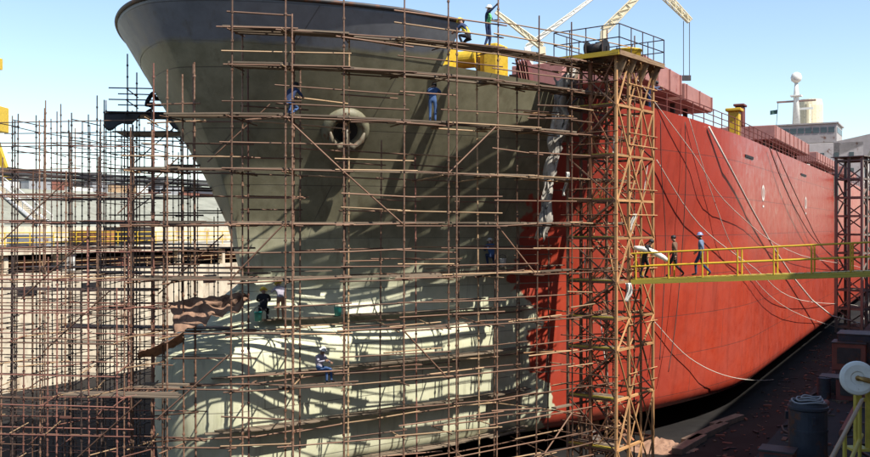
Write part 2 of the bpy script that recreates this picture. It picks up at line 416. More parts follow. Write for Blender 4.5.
# deck edge railing, hatch covers, deck fittings
def post_mesh():
    return MB().tube([(0, 0, 0), (0, 0, 1.1)], .03, 6).mesh('post', DKRED)
PM = post_mesh(); rail = MB(); prev = None
t = 16.5
while t < 150:
    z = deckz(t) - .06; h = hb(t, z) - .25
    o = bpy.data.objects.new('railing_post', PM); COL.objects.link(o); o.parent = SHIP; o.location = L_(t, h, z)
    cur = [Vector(L_(t, h, z + k)) for k in (.4, .75, 1.1)]
    if prev:
        for a, c in zip(prev, cur): rail.tube([a, c], .028, 5)
    prev = cur; t += 1.5 if t < 70 else 2.5
rail.build('railing', DKRED, SHIP)
def cover(t0, t1, h0, h1, z0, z1):
    b = MB().box(((t0 + t1) / 2, -(h0 + h1) / 2, (z0 + z1) / 2), (t1 - t0, h1 - h0, z1 - z0)); c = b.build('hatch_cover', PINK, SHIP, bevel=.05)
    k = int((t1 - t0) / 2.4)
    for i in range(k + 1):
        MB().box((t0 + .2 + (t1 - t0 - .4) * i / k, -h1 - .045, (z0 + z1) / 2), (.14, .09, z1 - z0 - .1)).build('stiffener', PINK, c)
    for i in range(int((t1 - t0) / 3)):
        tt = t0 + 1 + i * 3.0; zz = deckz(tt) - .06
        MB().box((tt, -(h1 - 1.0), (zz + z0) / 2), (.25, .25, z0 - zz)).build('support_post', DSTEEL, SHIP)
    MB().box(((t0 + t1) / 2, -(h0 + 1.5) / 2 - 1, (17 + z0) / 2 - .05), (t1 - t0 - .6, h0 + 1.5, z0 - 17.1 + .1)).build('hatch_coaming', DKRED, SHIP)
cover(21.5, 29.0, 5.0, 12.3, 19.0, 20.25); cover(29.2, 36.0, 5.0, 12.5, 18.8, 19.8)
cover(58, 79, 4.5, 12.9, 18.9, 20.1); cover(86, 108, 4.5, 12.9, 18.7, 19.8); cover(114, 134, 4.5, 12.9, 18.7, 19.8)
# bright yellow stanchion by the first covers
q = sh(41.5, 13.4, 17)
b = MB(); b.box((38.6, -13.4, 18.0), (.7, .7, 2.2)); b.box((38.6, -13.4, 19.2), (1.0, 1.0, .2)); b.build('davit_pedestal', YEL, SHIP, bevel=.04)
b = MB(); b.box((40.0, -13.5, 18.9), (.9, .5, 1.3)); b.box((40.0, -13.5, 19.65), (1.1, .7, .15)); b.build('locker', DKRED, SHIP, bevel=.03)
for i in range(56):
    tt = 42 + i * 1.9 + rnd.uniform(-1, 1); zz = deckz(tt) - .06; k = rnd.random(); hh = 13.2 - rnd.random() * 1.2
    b = MB()
    if k < .5:
        b.lathe(L_(tt, hh, zz), [(.22, 0), (.2, .1), (.2, .6), (.3, .72), (.28, .85)], 12); b.build('vent', DKRED if k < .3 else WHITE, SHIP)
    else:
        b.tube([L_(tt - 1.5, hh, zz + .35), L_(tt + 1.5, hh, zz + .35)], .12, 8)
        b.box(L_(tt, hh, zz + .15), (.2, .4, .3)); b.build('deck_pipe', DSTEEL, SHIP)
# accommodation block at the stern: tiers, bridge with windows, wings, funnel, mast
HT = 160
b = MB(); b.box((HT + 7.5, 0, 17 + 4.9), (15, 24, 10)); acc = b.build('accommodation_block', mat('off_white_steel', (.58, .53, .49), .6, 0, .12, 1, rust=.15), SHIP, bevel=.05)
for lv in range(3):
    for k in range(9):
        MB().box((HT - .02, -10 + k * 2.5, 18.8 + lv * 2.9), (.1, .8, .9)).build('window', GLASS, acc)
    for k in range(5):
        MB().box((HT + 1.8 + k * 2.8, -12.02, 18.8 + lv * 2.9), (.8, .1, .9)).build('window', GLASS, acc)
WPS = mat('bridge_grey', (.42, .38, .36), .6, 0, .12, 1, rust=.12)
b = MB(); b.add([(HT, -7, 27), (HT, -18, 29.2), (HT, -18, 28.0), (HT, -13.5, 26.2), (HT, -12.5, 24.2), (HT, -7, 24.2)] + [(HT + 5, -7, 27), (HT + 5, -18, 29.2), (HT + 5, -18, 28.0), (HT + 5, -13.5, 26.2), (HT + 5, -12.5, 24.2), (HT + 5, -7, 24.2)], [(0, 1, 2, 3, 4, 5), (11, 10, 9, 8, 7, 6), (0, 6, 7, 1), (1, 7, 8, 2), (2, 8, 9, 3), (3, 9, 10, 4), (4, 10, 11, 5), (5, 11, 6, 0)])
b.build('bridge_wing', WPS, SHIP)
b = MB(); b.add([(x, -y, z) for (x, y, z) in b.v], []); 
b.add([(HT, 7, 27), (HT, 18, 29.2), (HT, 18, 28.0), (HT, 13.5, 26.2), (HT, 12.5, 24.2), (HT, 7, 24.2)] + [(HT + 5, 7, 27), (HT + 5, 18, 29.2), (HT + 5, 18, 28.0), (HT + 5, 13.5, 26.2), (HT + 5, 12.5, 24.2), (HT + 5, 7, 24.2)], [(5, 4, 3, 2, 1, 0), (6, 7, 8, 9, 10, 11), (1, 7, 6, 0), (2, 8, 7, 1), (3, 9, 8, 2), (4, 10, 9, 3), (5, 11, 10, 4), (0, 6, 11, 5)])
b.build('bridge_wing', WPS, SHIP)
b = MB().box((HT + 5.2, 0, 28.7), (10, 15, 3.4)); br = b.build('bridge', WPS, SHIP, bevel=.05)
for k in range(11): MB().box((HT + .18, -6.6 + k * 1.32, 29.3), (.1, 1.05, 1.0)).build('window', GLASS, br)
for k in range(5): MB().box((HT + 1.5 + k * 1.8, -7.52, 29.3), (1.3, .1, 1.0)).build('window', GLASS, br)
MB().box((HT + 5.2, 0, 30.55), (10.6, 15.6, .25)).build('roof', WPS, br)
b = MB(); b.lathe((HT + 11.5, -1.5, 17.2), [(2.4, 0), (2.4, 18), (2.2, 19.2)], 20); fn = b.build('funnel', CREAM, SHIP, smooth=False)
b = MB(); b.tube([(HT + 4, 0, 30.6), (HT + 4, 0, 36.5), (HT + 4, 0, 39)], [.75, .5, .3], 12); mast = b.build('mast', WHITE, SHIP, smooth=True)
MB().box((HT + 4, 0, 35.4), (.6, 7, .3)).build('yard', mat('rust_mast', (.35, .22, .18), .6), mast)
MB().box((HT + 4, 0, 36.4), (1.6, 2.0, .25)).build('platform', WHITE, mast)
b = MB(); b.lathe((HT + 4, 0, 38.9), [(.4, 0), (.9, .4), (1.05, 1.0), (.8, 1.7), (.3, 2.0)], 16); b.build('radome', WHITE, mast, smooth=True)
MB().box((HT + 4, -1.4, 33.9), (.2, 3.2, .4)).build('radar_scanner', WHITE, mast)
MB().tube([(HT + 6.5, -1.8, 30.6), (HT + 6.5, -1.8, 35)], .6, 10).build('mast_leg', CREAM, mast)
MB().tube([(HT + 4, 3.3, 35.3), (HT + 4, 3.6, 31)], .05, 5).build('halyard', DSTEEL, mast)
MB().grid(lambda u, v: (HT + 4 + .12 * math.sin(u * 6), 3.45 + u * 1.3, 33.2 + v * .8 - .15 * u), 8, 3).build('flag', mat('green_flag', (.04, .1, .09), .8), mast)

# ---------------------------------------------------------------- dock structure
QZ = 9.9; SL, SR = -57.0, -.4; AL, AH = -60, 260
def dkbox(name, a0, a1, s0, s1, z0, z1, m, parent=None):
    c = dk((a0 + a1) / 2, (s0 + s1) / 2, (z0 + z1) / 2); b = MB().box((0, 0, 0), (a1 - a0, s1 - s0, z1 - z0), (AX, SX, Vector((0, 0, 1))))
    o = b.build(name, m, parent, c if parent is None else c)
    return o
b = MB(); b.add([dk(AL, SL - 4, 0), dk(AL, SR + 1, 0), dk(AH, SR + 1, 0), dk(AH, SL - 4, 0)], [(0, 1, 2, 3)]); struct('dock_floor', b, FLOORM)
b = MB(); B_ = 3000
def gq(a0, a1, s0, s1): b.add([dk(a0, s0, QZ), dk(a0, s1, QZ), dk(a1, s1, QZ), dk(a1, s0, QZ)], [(0, 1, 2, 3)])
gq(-B_, B_, -B_, SL - .3); gq(-B_, B_, SR + .3, B_); gq(-B_, AL, SL - .3, SR + .3); gq(AH, B_, SL - .3, SR + .3)
struct('quay_ground', b, QUAYM)
# port (far) wall: panels below, open service gallery, coping above
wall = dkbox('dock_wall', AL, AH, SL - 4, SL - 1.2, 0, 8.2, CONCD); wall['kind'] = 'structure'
k = 0; a = 14.0
while a < 150:
    w = 5.9; c = dk(a + w / 2, SL - .6 + rnd.uniform(-.02, .02), 4.1) - wall.location
    b = MB().box((0, 0, 0), (w, 1.2, 8.19), (AX, SX, Vector((0, 0, 1)))); b.build('panel', CONC, wall, c)
    a += 6.0; k += 1
for aa in (38, 43.5, 49, 62, 75, 88):
    c = dk(aa, SL + .05, 7.0) - wall.location
    MB().box((0, 0, 0), (1.6, .16, .55), (AX, SX, Vector((0, 0, 1)))).build('dark_niche_plate', BLACKM, wall, c)  # dark plate standing in for the shaded hollow of a wall niche
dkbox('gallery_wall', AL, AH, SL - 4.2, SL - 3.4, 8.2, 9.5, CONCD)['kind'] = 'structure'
cop = dkbox('coping', AL, AH, SL - 3.4, SL + .15, 9.52, 9.96, CONC); cop['kind'] = 'structure'
a = 20
while a < 140:
    MB().box((0, 0, 0), (.35, .5, 1.3), (AX, SX, Vector((0, 0, 1)))).build('pillar', CONC, cop, dk(a, SL - .4, 8.86) - cop.location); a += 5.5
dkbox('dock_head_wall', AL - 2, AL, SL - 4, SR + 1, 0, 9.85, CONC)['kind'] = 'structure'
dkbox('dock_end_wall', AH, AH + 2, SL - 4, SR + 1, 0, 9.85, CONC)['kind'] = 'structure'
dkbox('near_dock_wall', AL, AH, SR, SR + 1.5, 0, 9.86, CONC)['kind'] = 'structure'
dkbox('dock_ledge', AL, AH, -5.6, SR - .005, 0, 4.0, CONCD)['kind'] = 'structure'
# embankment behind the far quay
b = MB()
pr = [(-70, 9.9), (-70, 11.4), (-71, 11.45), (-84, 15.4), (-88, 15.5), (-130, 15.5), (-130, 9.9)]
n = len(pr); st = [-50, 400]
vs = [dk(a, s, z) for a in st for s, z in pr]
b.add(vs, [(i, i + 1, n + i + 1, n + i) for i in range(n - 1)]); struct('embankment', b, EMB)
dkbox('retaining_wall', -50, 400, -70.05, -69.7, 9.9, 11.5, CONC)['kind'] = 'structure'

# unseen hall added behind and right of the camera to shade the dock floor
hall = empty('shade_hall', dk(40, 17, QZ), 0, 'unseen tall grey hall added behind the camera to shade the dock floor and ledge', 'building')
HAX = (AX, SX, Vector((0, 0, 1))); HH = 17.4
MB().box((0, 0, HH / 2), (150, 18, HH), HAX).build('wall', GREYM, hall)
MB().box((0, 0, HH + .2), (151, 18.8, .4), HAX).build('roof', ROOFG, hall)
for i in range(12):
    c = AX * (-70 + i * 12.5) - SX * 9.03
    if i % 3 == 1: MB().box(c + Vector((0, 0, 4.5)), (8, .12, 9), HAX).build('door', BLUEM, hall)
    MB().box(c + Vector((0, 0, 13)), (9, .12, 2.2), HAX).build('window', GLASS, hall)

# ---------------------------------------------------------------- quay railings, background buildings, cranes
def railing(name, a0, a1, s, z, m, step, label, h=1.1):
    o = empty(name, dk(a0, s, z), 0, label, 'railing')
    k = int((a1 - a0) / step)
    for i in range(k + 1): stick(o, 'post', AX * (i * step), AX * (i * step) + Vector((0, 0, h)), .04, m)
    for z_ in (.4, .75, h): stick(o, 'rail', Vector((0, 0, z_)), AX * (k * step) + Vector((0, 0, z_)), .04, m)
    return o
railing('quay_railing', 30, 130, SL + .02 - .3, 9.96, YEL, 2.0, 'yellow tubular railing along the far quay edge behind the scaffold')
railing('gallery_railing', 30, 130, SL - .25, 8.2, TANT, 2.5, 'rusty tubular railing along the open gallery in the far dock wall', .9)
g = empty('gallery_pipe', dk(30, SL - 2.2, 8.2), 0, 'long rusty pipe running along the gallery in the far dock wall', 'pipe')
stick(g, 'pipe', (0, 0, .55), AX * 100 + Vector((0, 0, .55)), .22, BRICKR)
for i in range(25): stick(g, 'pipe_support', AX * (i * 4 + 1), AX * (i * 4 + 1) + Vector((0, 0, .4)), .3, DSTEEL, 'box')
def boxthing(name, p, d, m, label, cat, lidm=None, rz=0, group=None):
    o = empty(name, p, rz, label, cat, group)
    MB().box((0, 0, d[2] / 2), d).build('body', m, o, bevel=.03)
    MB().box((0, 0, d[2] + .03), (d[0] + .08, d[1] + .08, .06)).build('lid', lidm or m, o)
    MB().box((0, -d[1] / 2 - .02, d[2] * .55), (d[0] * .7, .04, d[2] * .6)).build('door', lidm or m, o)
    return o
def on_line(px, s):   # dock-frame point on the line of constant s seen at pixel column px
    k = (px - CX) / FPX; Y = s / (k * SX.x + SX.y); return Vector((k * Y, Y, 0))
p = on_line(64, SL - .9); p.z = 8.2
boxthing('electrical_cabinet', p, (1.7, .7, 1.15), WHITE, 'white electrical cabinet in the gallery of the far dock wall', 'cabinet', rz=-TH)
p = on_line(118, SL - .9); p.z = 8.2
boxthing('tool_chest', p, (1.4, .7, .8), BRICKR, 'rusty red tool chest in the gallery right of the white cabinet', 'chest', rz=-TH)
p = on_line(30, -63); p.z = QZ
boxthing('grey_skip', p, (3.2, 1.8, .9), GREYM, 'dull grey skip on the far quay at the left edge', 'skip', rz=-TH)
p = on_line(92, -63); p.z = QZ
boxthing('orange_skip', p, (3.6, 1.8, 1.2), mat('orange_paint', (.35, .16, .06), .7, rust=.5), 'orange rusty skip on the far quay behind the scaffold', 'skip', rz=-TH)
p = on_line(128, -64); p.z = QZ
boxthing('dark_generator', p, (4.2, 1.8, 1.5), DSTEEL, 'dark generator box on the far quay behind the scaffold', 'generator', rz=-TH)
# stair on the embankment (two pale diagonal handrails)
e = empty('embankment_stair', dk(38, -69.5, 9.9), 0, 'pale concrete stair with handrails climbing the grey embankment', 'stair')
e0 = e.location
p0 = on_line(40, -70.2); p1 = on_line(-8, -84)
for dz, dx in ((1.75, 0), (1.75, 1.3)):
    q0 = p0 + AX * dx + Vector((0, 0, 11.45 + .15)); q1 = p1 + AX * dx + Vector((0, 0, 15.4 + .15))
    stick(e, 'stringer', q0 - e0, q1 - e0, .14, WHITE, 'box', .3)
    stick(e, 'handrail', q0 - e0 + Vector((0, 0, .9)), q1 - e0 + Vector((0, 0, .9)), .05, WHITE)
    for i in range(7):
        w = q0.lerp(q1, i / 6) - e0; stick(e, 'post', w, w + Vector((0, 0, .9)), .04, WHITE)
for i in range(26):
    w = (p0 + Vector((0, 0, 11.52))).lerp(p1 + Vector((0, 0, 15.47)), i / 25) - e0; stick(e, 'step', w, w + AX * 1.3, .1, CONC, 'box', .35)
def shed(px, s, w, dpt, h, ridge, wm, rm, label):
    p = on_line(px, s); p.z = 15.5
    o = empty('shed', p, -math.atan2(SX.x, AX.x) if 0 else 0, label, 'building')
    ax = (AX, SX, Vector((0, 0, 1)))
    MB().box(Vector((0, 0, h / 2)), (w, dpt, h), ax).build('wall', wm, o)
    b = MB(); e_ = .4
    P = lambda a, s_, z: AX * a + SX * s_ + Vector((0, 0, z))
    b.add([P(-w / 2 - e_, dpt / 2 + e_, h - .1), P(w / 2 + e_, dpt / 2 + e_, h - .1), P(w / 2 + e_, 0, h + ridge), P(-w / 2 - e_, 0, h + ridge), P(-w / 2 - e_, -dpt / 2 - e_, h - .1), P(w / 2 + e_, -dpt / 2 - e_, h - .1)], [(0, 1, 2, 3), (3, 2, 5, 4), (0, 3, 4), (1, 5, 2), (0, 4, 5, 1)])
    b.build('roof', rm, o)
    k = int(w / 4)
    for i in range(k):
        c = AX * (-w / 2 + (i + .5) * w / k) + SX * (dpt / 2 + .02)
        if i % 4 == 2: MB().box(c + Vector((0, 0, h * .4)), (w / k * .6, .1, h * .8), ax).build('door', WHITE if i % 8 == 2 else GREYM, o)
        else: MB().box(c + Vector((0, 0, h * .6)), (w / k * .6, .1, h * .35), ax).build('window', GLASS, o)
    return o
shed(14, -118, 34, 12, 1.7, .9, DSTEEL, ROOFG, 'long low shed with grey roof and dark wall on the far left bank')
shed(92, -112, 30, 10, 1.8, 1.0, BRICKR, ROOFG, 'low rust red shed on the bank behind the scaffold, right of the grey shed')
shed(170, -116, 40, 10, 1.6, 1.1, BRICKR, DSTEEL, 'low shed with dark roof on the bank behind the ship stem')
# pipe bridge along the top of the bank
g = empty('pipe_bridge', dk(30, -100, 15.5), 0, 'dark steel pipe bridge on trestles along the top of the far bank', 'pipe bridge')
for z_, r_ in ((2.4, .3), (2.9, .2), (1.9, .15)): stick(g, 'pipe', (0, 0, z_), AX * 190 + Vector((0, 0, z_)), r_, DSTEEL)
stick(g, 'girder', Vector((0, 0, 1.5)), AX * 190 + Vector((0, 0, 1.5)), .35, BLACKM, 'box', .3)
for i in range(24): stick(g, 'trestle', AX * (i * 8), AX * (i * 8) + Vector((0, 0, 2.9)), .25, DSTEEL, 'box')
ordn = ['leftmost', 'second', 'third', 'fourth', 'fifth', 'sixth', 'seventh', 'eighth', 'ninth']
for i in range(9):
    px = 10 + i * 22 + rnd.uniform(-5, 5); p = on_line(px, -92 + rnd.uniform(-3, 1)); p.z = 15.5
    w = rnd.uniform(1.5, 4.5); hh = rnd.uniform(.6, 1.5)
    o = empty('stacked_container' if 0 else 'bank_crate', p, 0, None, 'crate', 'crates lined up along the top of the far bank')
    o['label'] = ['white', 'grey', 'rust red', 'white', 'grey', 'tan'][i % 6] + ' crate on top of the far bank, ' + ordn[i] + (' of the row' if i == 0 else ' from the left in the row')
    cm = [WHITE, GREYM, BRICKR, WHITE, GREYM, TANT][i % 6]
    MB().box((0, 0, hh / 2), (w, 1.4, hh), (AX, SX, Vector((0, 0, 1)))).build('body', cm, o)
    MB().box((0, 0, hh + .03), (w + .1, 1.5, .06), (AX, SX, Vector((0, 0, 1)))).build('lid', DSTEEL, o)

def lattice(parent, name, p, q, w, r, m, n=8):
    p, q = Vector(p), Vector(q); d = (q - p).normalized(); u = Vector((0, 0, 1)) if abs(d.z) < .9 else Vector((1, 0, 0)); x = u.cross(d).normalized(); y = d.cross(x)
    b = MB(); cs = [(x * i + y * j) * (w / 2) for i, j in ((-1, -1), (1, -1), (1, 1), (-1, 1))]
    for c in cs: b.tube([p + c, q + c * .55], r, 5)
    for k in range(n):
        f0, f1 = k / n, (k + 1) / n
        for i in range(4):
            c0, c1 = cs[i], cs[(i + 1) % 4]; s0, s1 = 1 - .45 * f0, 1 - .45 * f1
            b.tube([p.lerp(q, f0) + c0 * s0, p.lerp(q, f1) + c1 * s1], r * .7, 4); b.tube([p.lerp(q, f1) + c0 * s1, p.lerp(q, f1) + c1 * s1], r * .7, 4)
    return b.build(name, m, parent)
def quay_crane(px, Y, m, pts, label, hook=None, wd=1.25):
    """portal crane on the far quay; pts = boom polyline in pixels at depth Y"""
    p = at(px, 0, Y); p.z = QZ; o = empty('quay_crane', p, 0, label, 'crane')
    for sx in (-1, 1):
        for sy in (-1, 1): stick(o, 'portal_leg', (sx * 5, sy * 5, 0), (sx * 2.4, sy * 2.4, 14), .9, m, 'box')
    MB().box((0, 0, 14.6), (7, 7, 1.2)).build('portal_deck', m, o)
    b = MB().lathe((0, 0, 15.2), [(1.8, 0), (1.6, 6)], 16); b.build('slewing_column', m, o)
    ph = MB().box((0, 0, 23.2), (6, 9, 4.2)).build('machinery_house', m, o, bevel=.1)
    MB().box((0, -4.56, 23.4), (2.4, .12, 1.4)).build('window', GLASS, ph)
    W = [at(x, y, Y) - p for x, y in pts]
    stick(o, 'mast', (0, 0, 25.2), W[0], 1.3, m, 'box')
    for i, (a, c) in enumerate(zip(W, W[1:])):
        L = (c - a).length
        b = MB(); b.bar(a, c, wd * (.8 if i == 0 else .3), wd * (.8 if i == 0 else .25)); b.build('boom' if i == 0 else 'jib', m, o)
        lattice(o, 'lattice', a, c, wd * 1.25, .13, m, max(6, int(L / 3)))
    if hook:
        for hx in hook[0]:
            a = at(hx, hook[1], Y) - p; c = at(hx, hook[2], Y) - p; stick(o, 'hoist_cable', a, c, .07, DSTEEL)
        c = at(sum(hook[0]) / len(hook[0]), hook[2] + 2, Y) - p; MB().box(c, (1.6, .5, 1.0)).build('hook_block', DSTEEL, o)
quay_crane(600, 178, CREAM, [(604, 31), (652, -18), (690, 21)], 'cream quay crane with drooping jib and hoist cables above the stair tower', ((683.5, 689.5), 21, 76))
quay_crane(540, 205, WHITE, [(527, 47), (598, -6)], 'white quay crane with boom rising to the right behind the bow deck', wd=.8)
quay_crane(545, 190, CREAM, [(542, 47), (496, 12)], 'cream quay crane with boom pointing left behind worker in green vest', wd=.85)
def left_crane():
    Y = 118; p = at(-14, 0, Y); p.z = 15.5
    o = empty('portal_crane', p, 0, 'bright yellow portal crane cut off by the left edge of the picture', 'crane')
    for sx in (-1, 1):
        for sy in (-1, 1): stick(o, 'portal_leg', (sx * 2.2, sy * 3, 0), (sx * .6 - .3, sy * 1.2, 8.0), .7, YEL, 'box')
    MB().box((.2, 0, 9.6), (3.6, 4, 3.2)).build('machinery_house', YEL, o, bevel=.08)
    MB().box((.4, -2.02, 9.9), (1.4, .08, 1.2)).build('window', GLASS, o)
    stick(o, 'mast', (-.5, 0, 11.2), (-.5, 0, 17), .8, YEL, 'box')
    lattice(o, 'boom', (1.5, 0, 16.6), (-26, 6, 24), 1.2, .14, YEL, 12)
    MB().box((1.0, 0, 16.5), (1.6, 1.4, 1.2)).build('counterweight', YEL, o)
left_crane()

# ---------------------------------------------------------------- bow scaffold
def rimh(t): return HB * max(0, 1 - (1 - min(max((t + .3) / 33, 0), 1)) ** 2) ** .61
dense = []
for i in range(400):
    t = -.3 + (i / 399) ** 2 * 16.5; dense.append((t, rimh(t)))
def offset_path(d):
    out = []
    for i in range(len(dense)):
        a = dense[max(i - 1, 0)]; c = dense[min(i + 1, len(dense) - 1)]
        tx, ty = c[0] - a[0], c[1] - a[1]; L = math.hypot(tx, ty); nx, ny = -ty / L, tx / L
        if i == 0: nx, ny = -1, 0
        out.append((dense[i][0] + nx * d, dense[i][1] + ny * d))
    return out
outer = offset_path(1.25)
def resample(path, start, step_fn):
    res = []; s = 0; nxt = start; k = 0
    for a, c in zip(path, path[1:]):
        L = math.hypot(c[0] - a[0], c[1] - a[1])
        while s + L >= nxt and L > 0:
            f = (nxt - s) / L; res.append((a[0] + (c[0] - a[0]) * f, a[1] + (c[1] - a[1]) * f)); nxt += step_fn(k); k += 1
        s += L
    return res
steps = [1.35, 2.2, 1.9, 2.1, 2.3, 1.9, 2.2, 2.0, 2.1, 2.2, 2.0, 2.1]
nodes0 = resample(outer, .75, lambda k: steps[k % len(steps)])
LEV = [1.8, 3.75, 5.75, 7.7, 9.6, 11.6, 13.5, 15.4, 17.2, 18.45]
BOW = empty('bow_scaffold', sh(8, 12, 0), 0, 'rusty tube scaffold with plank stages wrapped round the ship bow', 'scaffold')
bo = BOW.location
def clear_top(t, h, zmax, marg=.3):
    """highest z a standard at ship-frame (t,h) reaches before the hull"""
    z = .2; ah = abs(h)
    while z < zmax:
        for dt in (0, marg):
            zz = max(z, KEEL + .01)
            if t + dt > front(min(zz, 20.5)) and ah < hb(t + dt, min(zz, 20.4)) + marg and zz < bulw(t): return z - .2
        z += .25
    return zmax
# inward rows at right angles to the path
NR = 2; TR_ = .031
nodes = []
for i, (t, h) in enumerate(nodes0):
    a = nodes0[max(i - 1, 0)]; c = nodes0[min(i + 1, len(nodes0) - 1)]; tx, ty = c[0] - a[0], c[1] - a[1]; L = math.hypot(tx, ty)
    nx, ny = ty / L, -tx / L
    if t < 3: nx, ny = nx * .55 + .45, ny * .55; L = math.hypot(nx, ny); nx /= L; ny /= L
    col = []
    for j in range(NR):
        d = j * 1.15; tt, hh = t + nx * d, h + ny * d
        lim = 15.2 + 1.6 * (i == 1) if proj(sh(t, h, 5))[0] < 200 else 99
        zt = min(lim, clear_top(tt, hh, 19.6 + rnd.uniform(.1, 1.3) if j == 0 else 18.6))
        col.append((tt, hh, zt))
    nodes.append(col)
NC = len(nodes)
def W(i, j, z, jit=0):
    t, h, _ = nodes[i][j]; p = sh(t, h, z) - bo
    return p + Vector((rnd.uniform(-jit, jit), rnd.uniform(-jit, jit), rnd.uniform(-jit, jit))) if jit else p
nst = 0
for i in range(NC):
    for j in range(NR):
        t, h, zt = nodes[i][j]
        if zt < 2.0 and j > 0: continue
        if j >= 1 and rnd.random() < .3: continue
        standard(BOW, W(i, j, 0), zt, RUSTT if rnd.random() < .8 else TANT, TR_, 1.0); nst += 1
    if i in (3, 6):   # doubled standards where lengths overlap
        standard(BOW, W(i, 0, 0) + Vector((.28, -.05, 0)), 19, RUSTT, TR_, 1.0)
for k, z in enumerate(LEV):
    for j in range(NR):
        i = 0
        while i < NC - 1:
            span = rnd.choice((1, 2, 2)) if j == 0 else 1
            e = min(i + span, NC - 1)
            if all(nodes[q][j][2] >= z + .1 for q in range(i, e + 1)) and (j < 1 or rnd.random() < .55):
                hs = [0, .95] if j > 0 else [0, .5, 1.0]
                for dz in hs:
                    if dz and rnd.random() < ((.7 if i < 4 and k < 6 else .28) if j == 0 else .6): continue
                    if z + dz > nodes[i][j][2] or z + dz > nodes[e][j][2]: continue
                    a, c = W(i, j, z + dz, .09), W(e, j, z + dz, .09); d = (c - a).normalized()
                    out_ = SX * .06
                    if j and not (clear_top(*[(nodes[i][j][m_] + nodes[e][j][m_]) / 2 for m_ in (0, 1)], 19.5, .05) > z + dz): continue
                    stick(BOW, 'ledger', a - d * rnd.uniform(.1, .5) + out_, c + d * rnd.uniform(.1, .5) + out_, rnd.choice((.027, .031)), RUSTT if rnd.random() < .8 else TANT)
            i = e
    for i in range(NC):
        for j in range(NR - 1):
            if nodes[i][j][2] < z or nodes[i][j + 1][2] < z: continue
            if rnd.random() < (.2 if j == 0 else .5): continue
            a, c = W(i, j, z - .07, .02), W(i, j + 1, z - .07, .02); d = (c - a).normalized()
            stick(BOW, 'transom', a - d * rnd.uniform(.15, .6), c + d * .12, .026, RUSTT if rnd.random() < .75 else TANT)
# planks: on the outer bay of every stage and on the inner bays beside the bulb
npl = 0
def planks(i, j, z, cnt, skip=0.0):
    global npl
    if min(nodes[i][j][2], nodes[i + 1][j][2], nodes[i][j + 1][2], nodes[i + 1][j + 1][2]) < z + .05: return
    for q in range(cnt):
        if rnd.random() < skip or npl > 296: continue
        f = (q + .5) / cnt
        a = W(i, j, z + .02).lerp(W(i, j + 1, z + .02), f); c = W(i + 1, j, z + .02).lerp(W(i + 1, j + 1, z + .02), f); d = (c - a).normalized()
        a -= d * rnd.uniform(.1, .35); c += d * rnd.uniform(.1, .35); dz = Vector((0, 0, rnd.uniform(0, .05)))
        stick(BOW, 'plank', a + dz, c + dz + Vector((0, 0, rnd.uniform(-.02, .03))), .06, PLANK, 'box', .225); npl += 1
for k, z in enumerate(LEV):
    for i in range(NC - 1):
        planks(i, 0, z, 3 if k < 7 else 4, .12 if k in (7, 9) else (.92 if k < 4 else .25))
# inner row and plank stages hugging the bulb and lower bow
def near_path(z, off):
    f = front(z); pts = [(f + (i / 260) ** 2 * (17.5 - f), 0) for i in range(261)]
    pts = [(t, hb(t, z) if i else 0) for i, (t, _) in enumerate(pts)]; out = []
    for i in range(len(pts)):
        a = pts[max(i - 1, 0)]; c = pts[min(i + 1, len(pts) - 1)]; tx, ty = c[0] - a[0], c[1] - a[1]; L = math.hypot(tx, ty)
        nx, ny = (-ty / L, tx / L) if i else (-1, 0); out.append((pts[i][0] + nx * off, pts[i][1] + ny * off))
    return out
nn_ = resample(near_path(5.0, 1.35), .3, lambda k: (1.7, 1.9, 2.1, 2.0)[k % 4])
ntop = [clear_top(t, h, 17.5) for t, h in nn_]
for (t, h), zt in zip(nn_, ntop): standard(BOW, sh(t, h, 0) - bo, zt, RUSTT if rnd.random() < .7 else REDT, TR_, 1.0)
for k, z in enumerate(LEV[:8]):
    for i in range(len(nn_) - 1):
        if min(ntop[i], ntop[i + 1]) < z: continue
        for dz in (-.04, .55, 1.0):
            if dz > .1 and (k < 4 or rnd.random() < .4): continue
            a, c = sh(*nn_[i], z + dz) - bo, sh(*nn_[i + 1], z + dz) - bo; d = (c - a).normalized()
            stick(BOW, 'ledger', a - d * rnd.uniform(.1, .4) + Vector((0, 0, rnd.uniform(-.05, .05))), c + d * rnd.uniform(.1, .4) + Vector((0, 0, rnd.uniform(-.05, .05))), TR_ * .95, RUSTT if rnd.random() < .8 else TANT)
    for i, (t, h) in enumerate(nn_):
        if ntop[i] < z: continue
        a = sh(t, h, z - .08) - bo; q = min(range(NC), key=lambda m_: (W(m_, 1, z) - a).length); c = W(q, 1, z - .08)
        if .3 < (c - a).length < 4.5 and rnd.random() < (.35 if k < 5 else .6): d = (c - a).normalized(); stick(BOW, 'transom', a - d * .9, c + d * 1.3, TR_ * .95, RUSTT if rnd.random() < .7 else TANT)
for k, z in enumerate(LEV[:5]):
    for q in range(3):
        P = resample(near_path(z, .24 + .235 * q), 1.9 + .3 * (q % 2), lambda m_: 2.25)
        for a, c in zip(P, P[1:]):
            if npl > 298 or rnd.random() < (.05 if q < 2 and k < 4 else .5): continue
            a_, c_ = sh(*a, z + .02) - bo, sh(*c, z + .02) - bo; d = (c_ - a_).normalized()
            stick(BOW, 'plank', a_ - d * rnd.uniform(.05, .2) + Vector((0, 0, rnd.uniform(0, .04))), c_ + d * rnd.uniform(.05, .2) + Vector((0, 0, rnd.uniform(0, .04))), .045, PLANK, 'box', .225); npl += 1
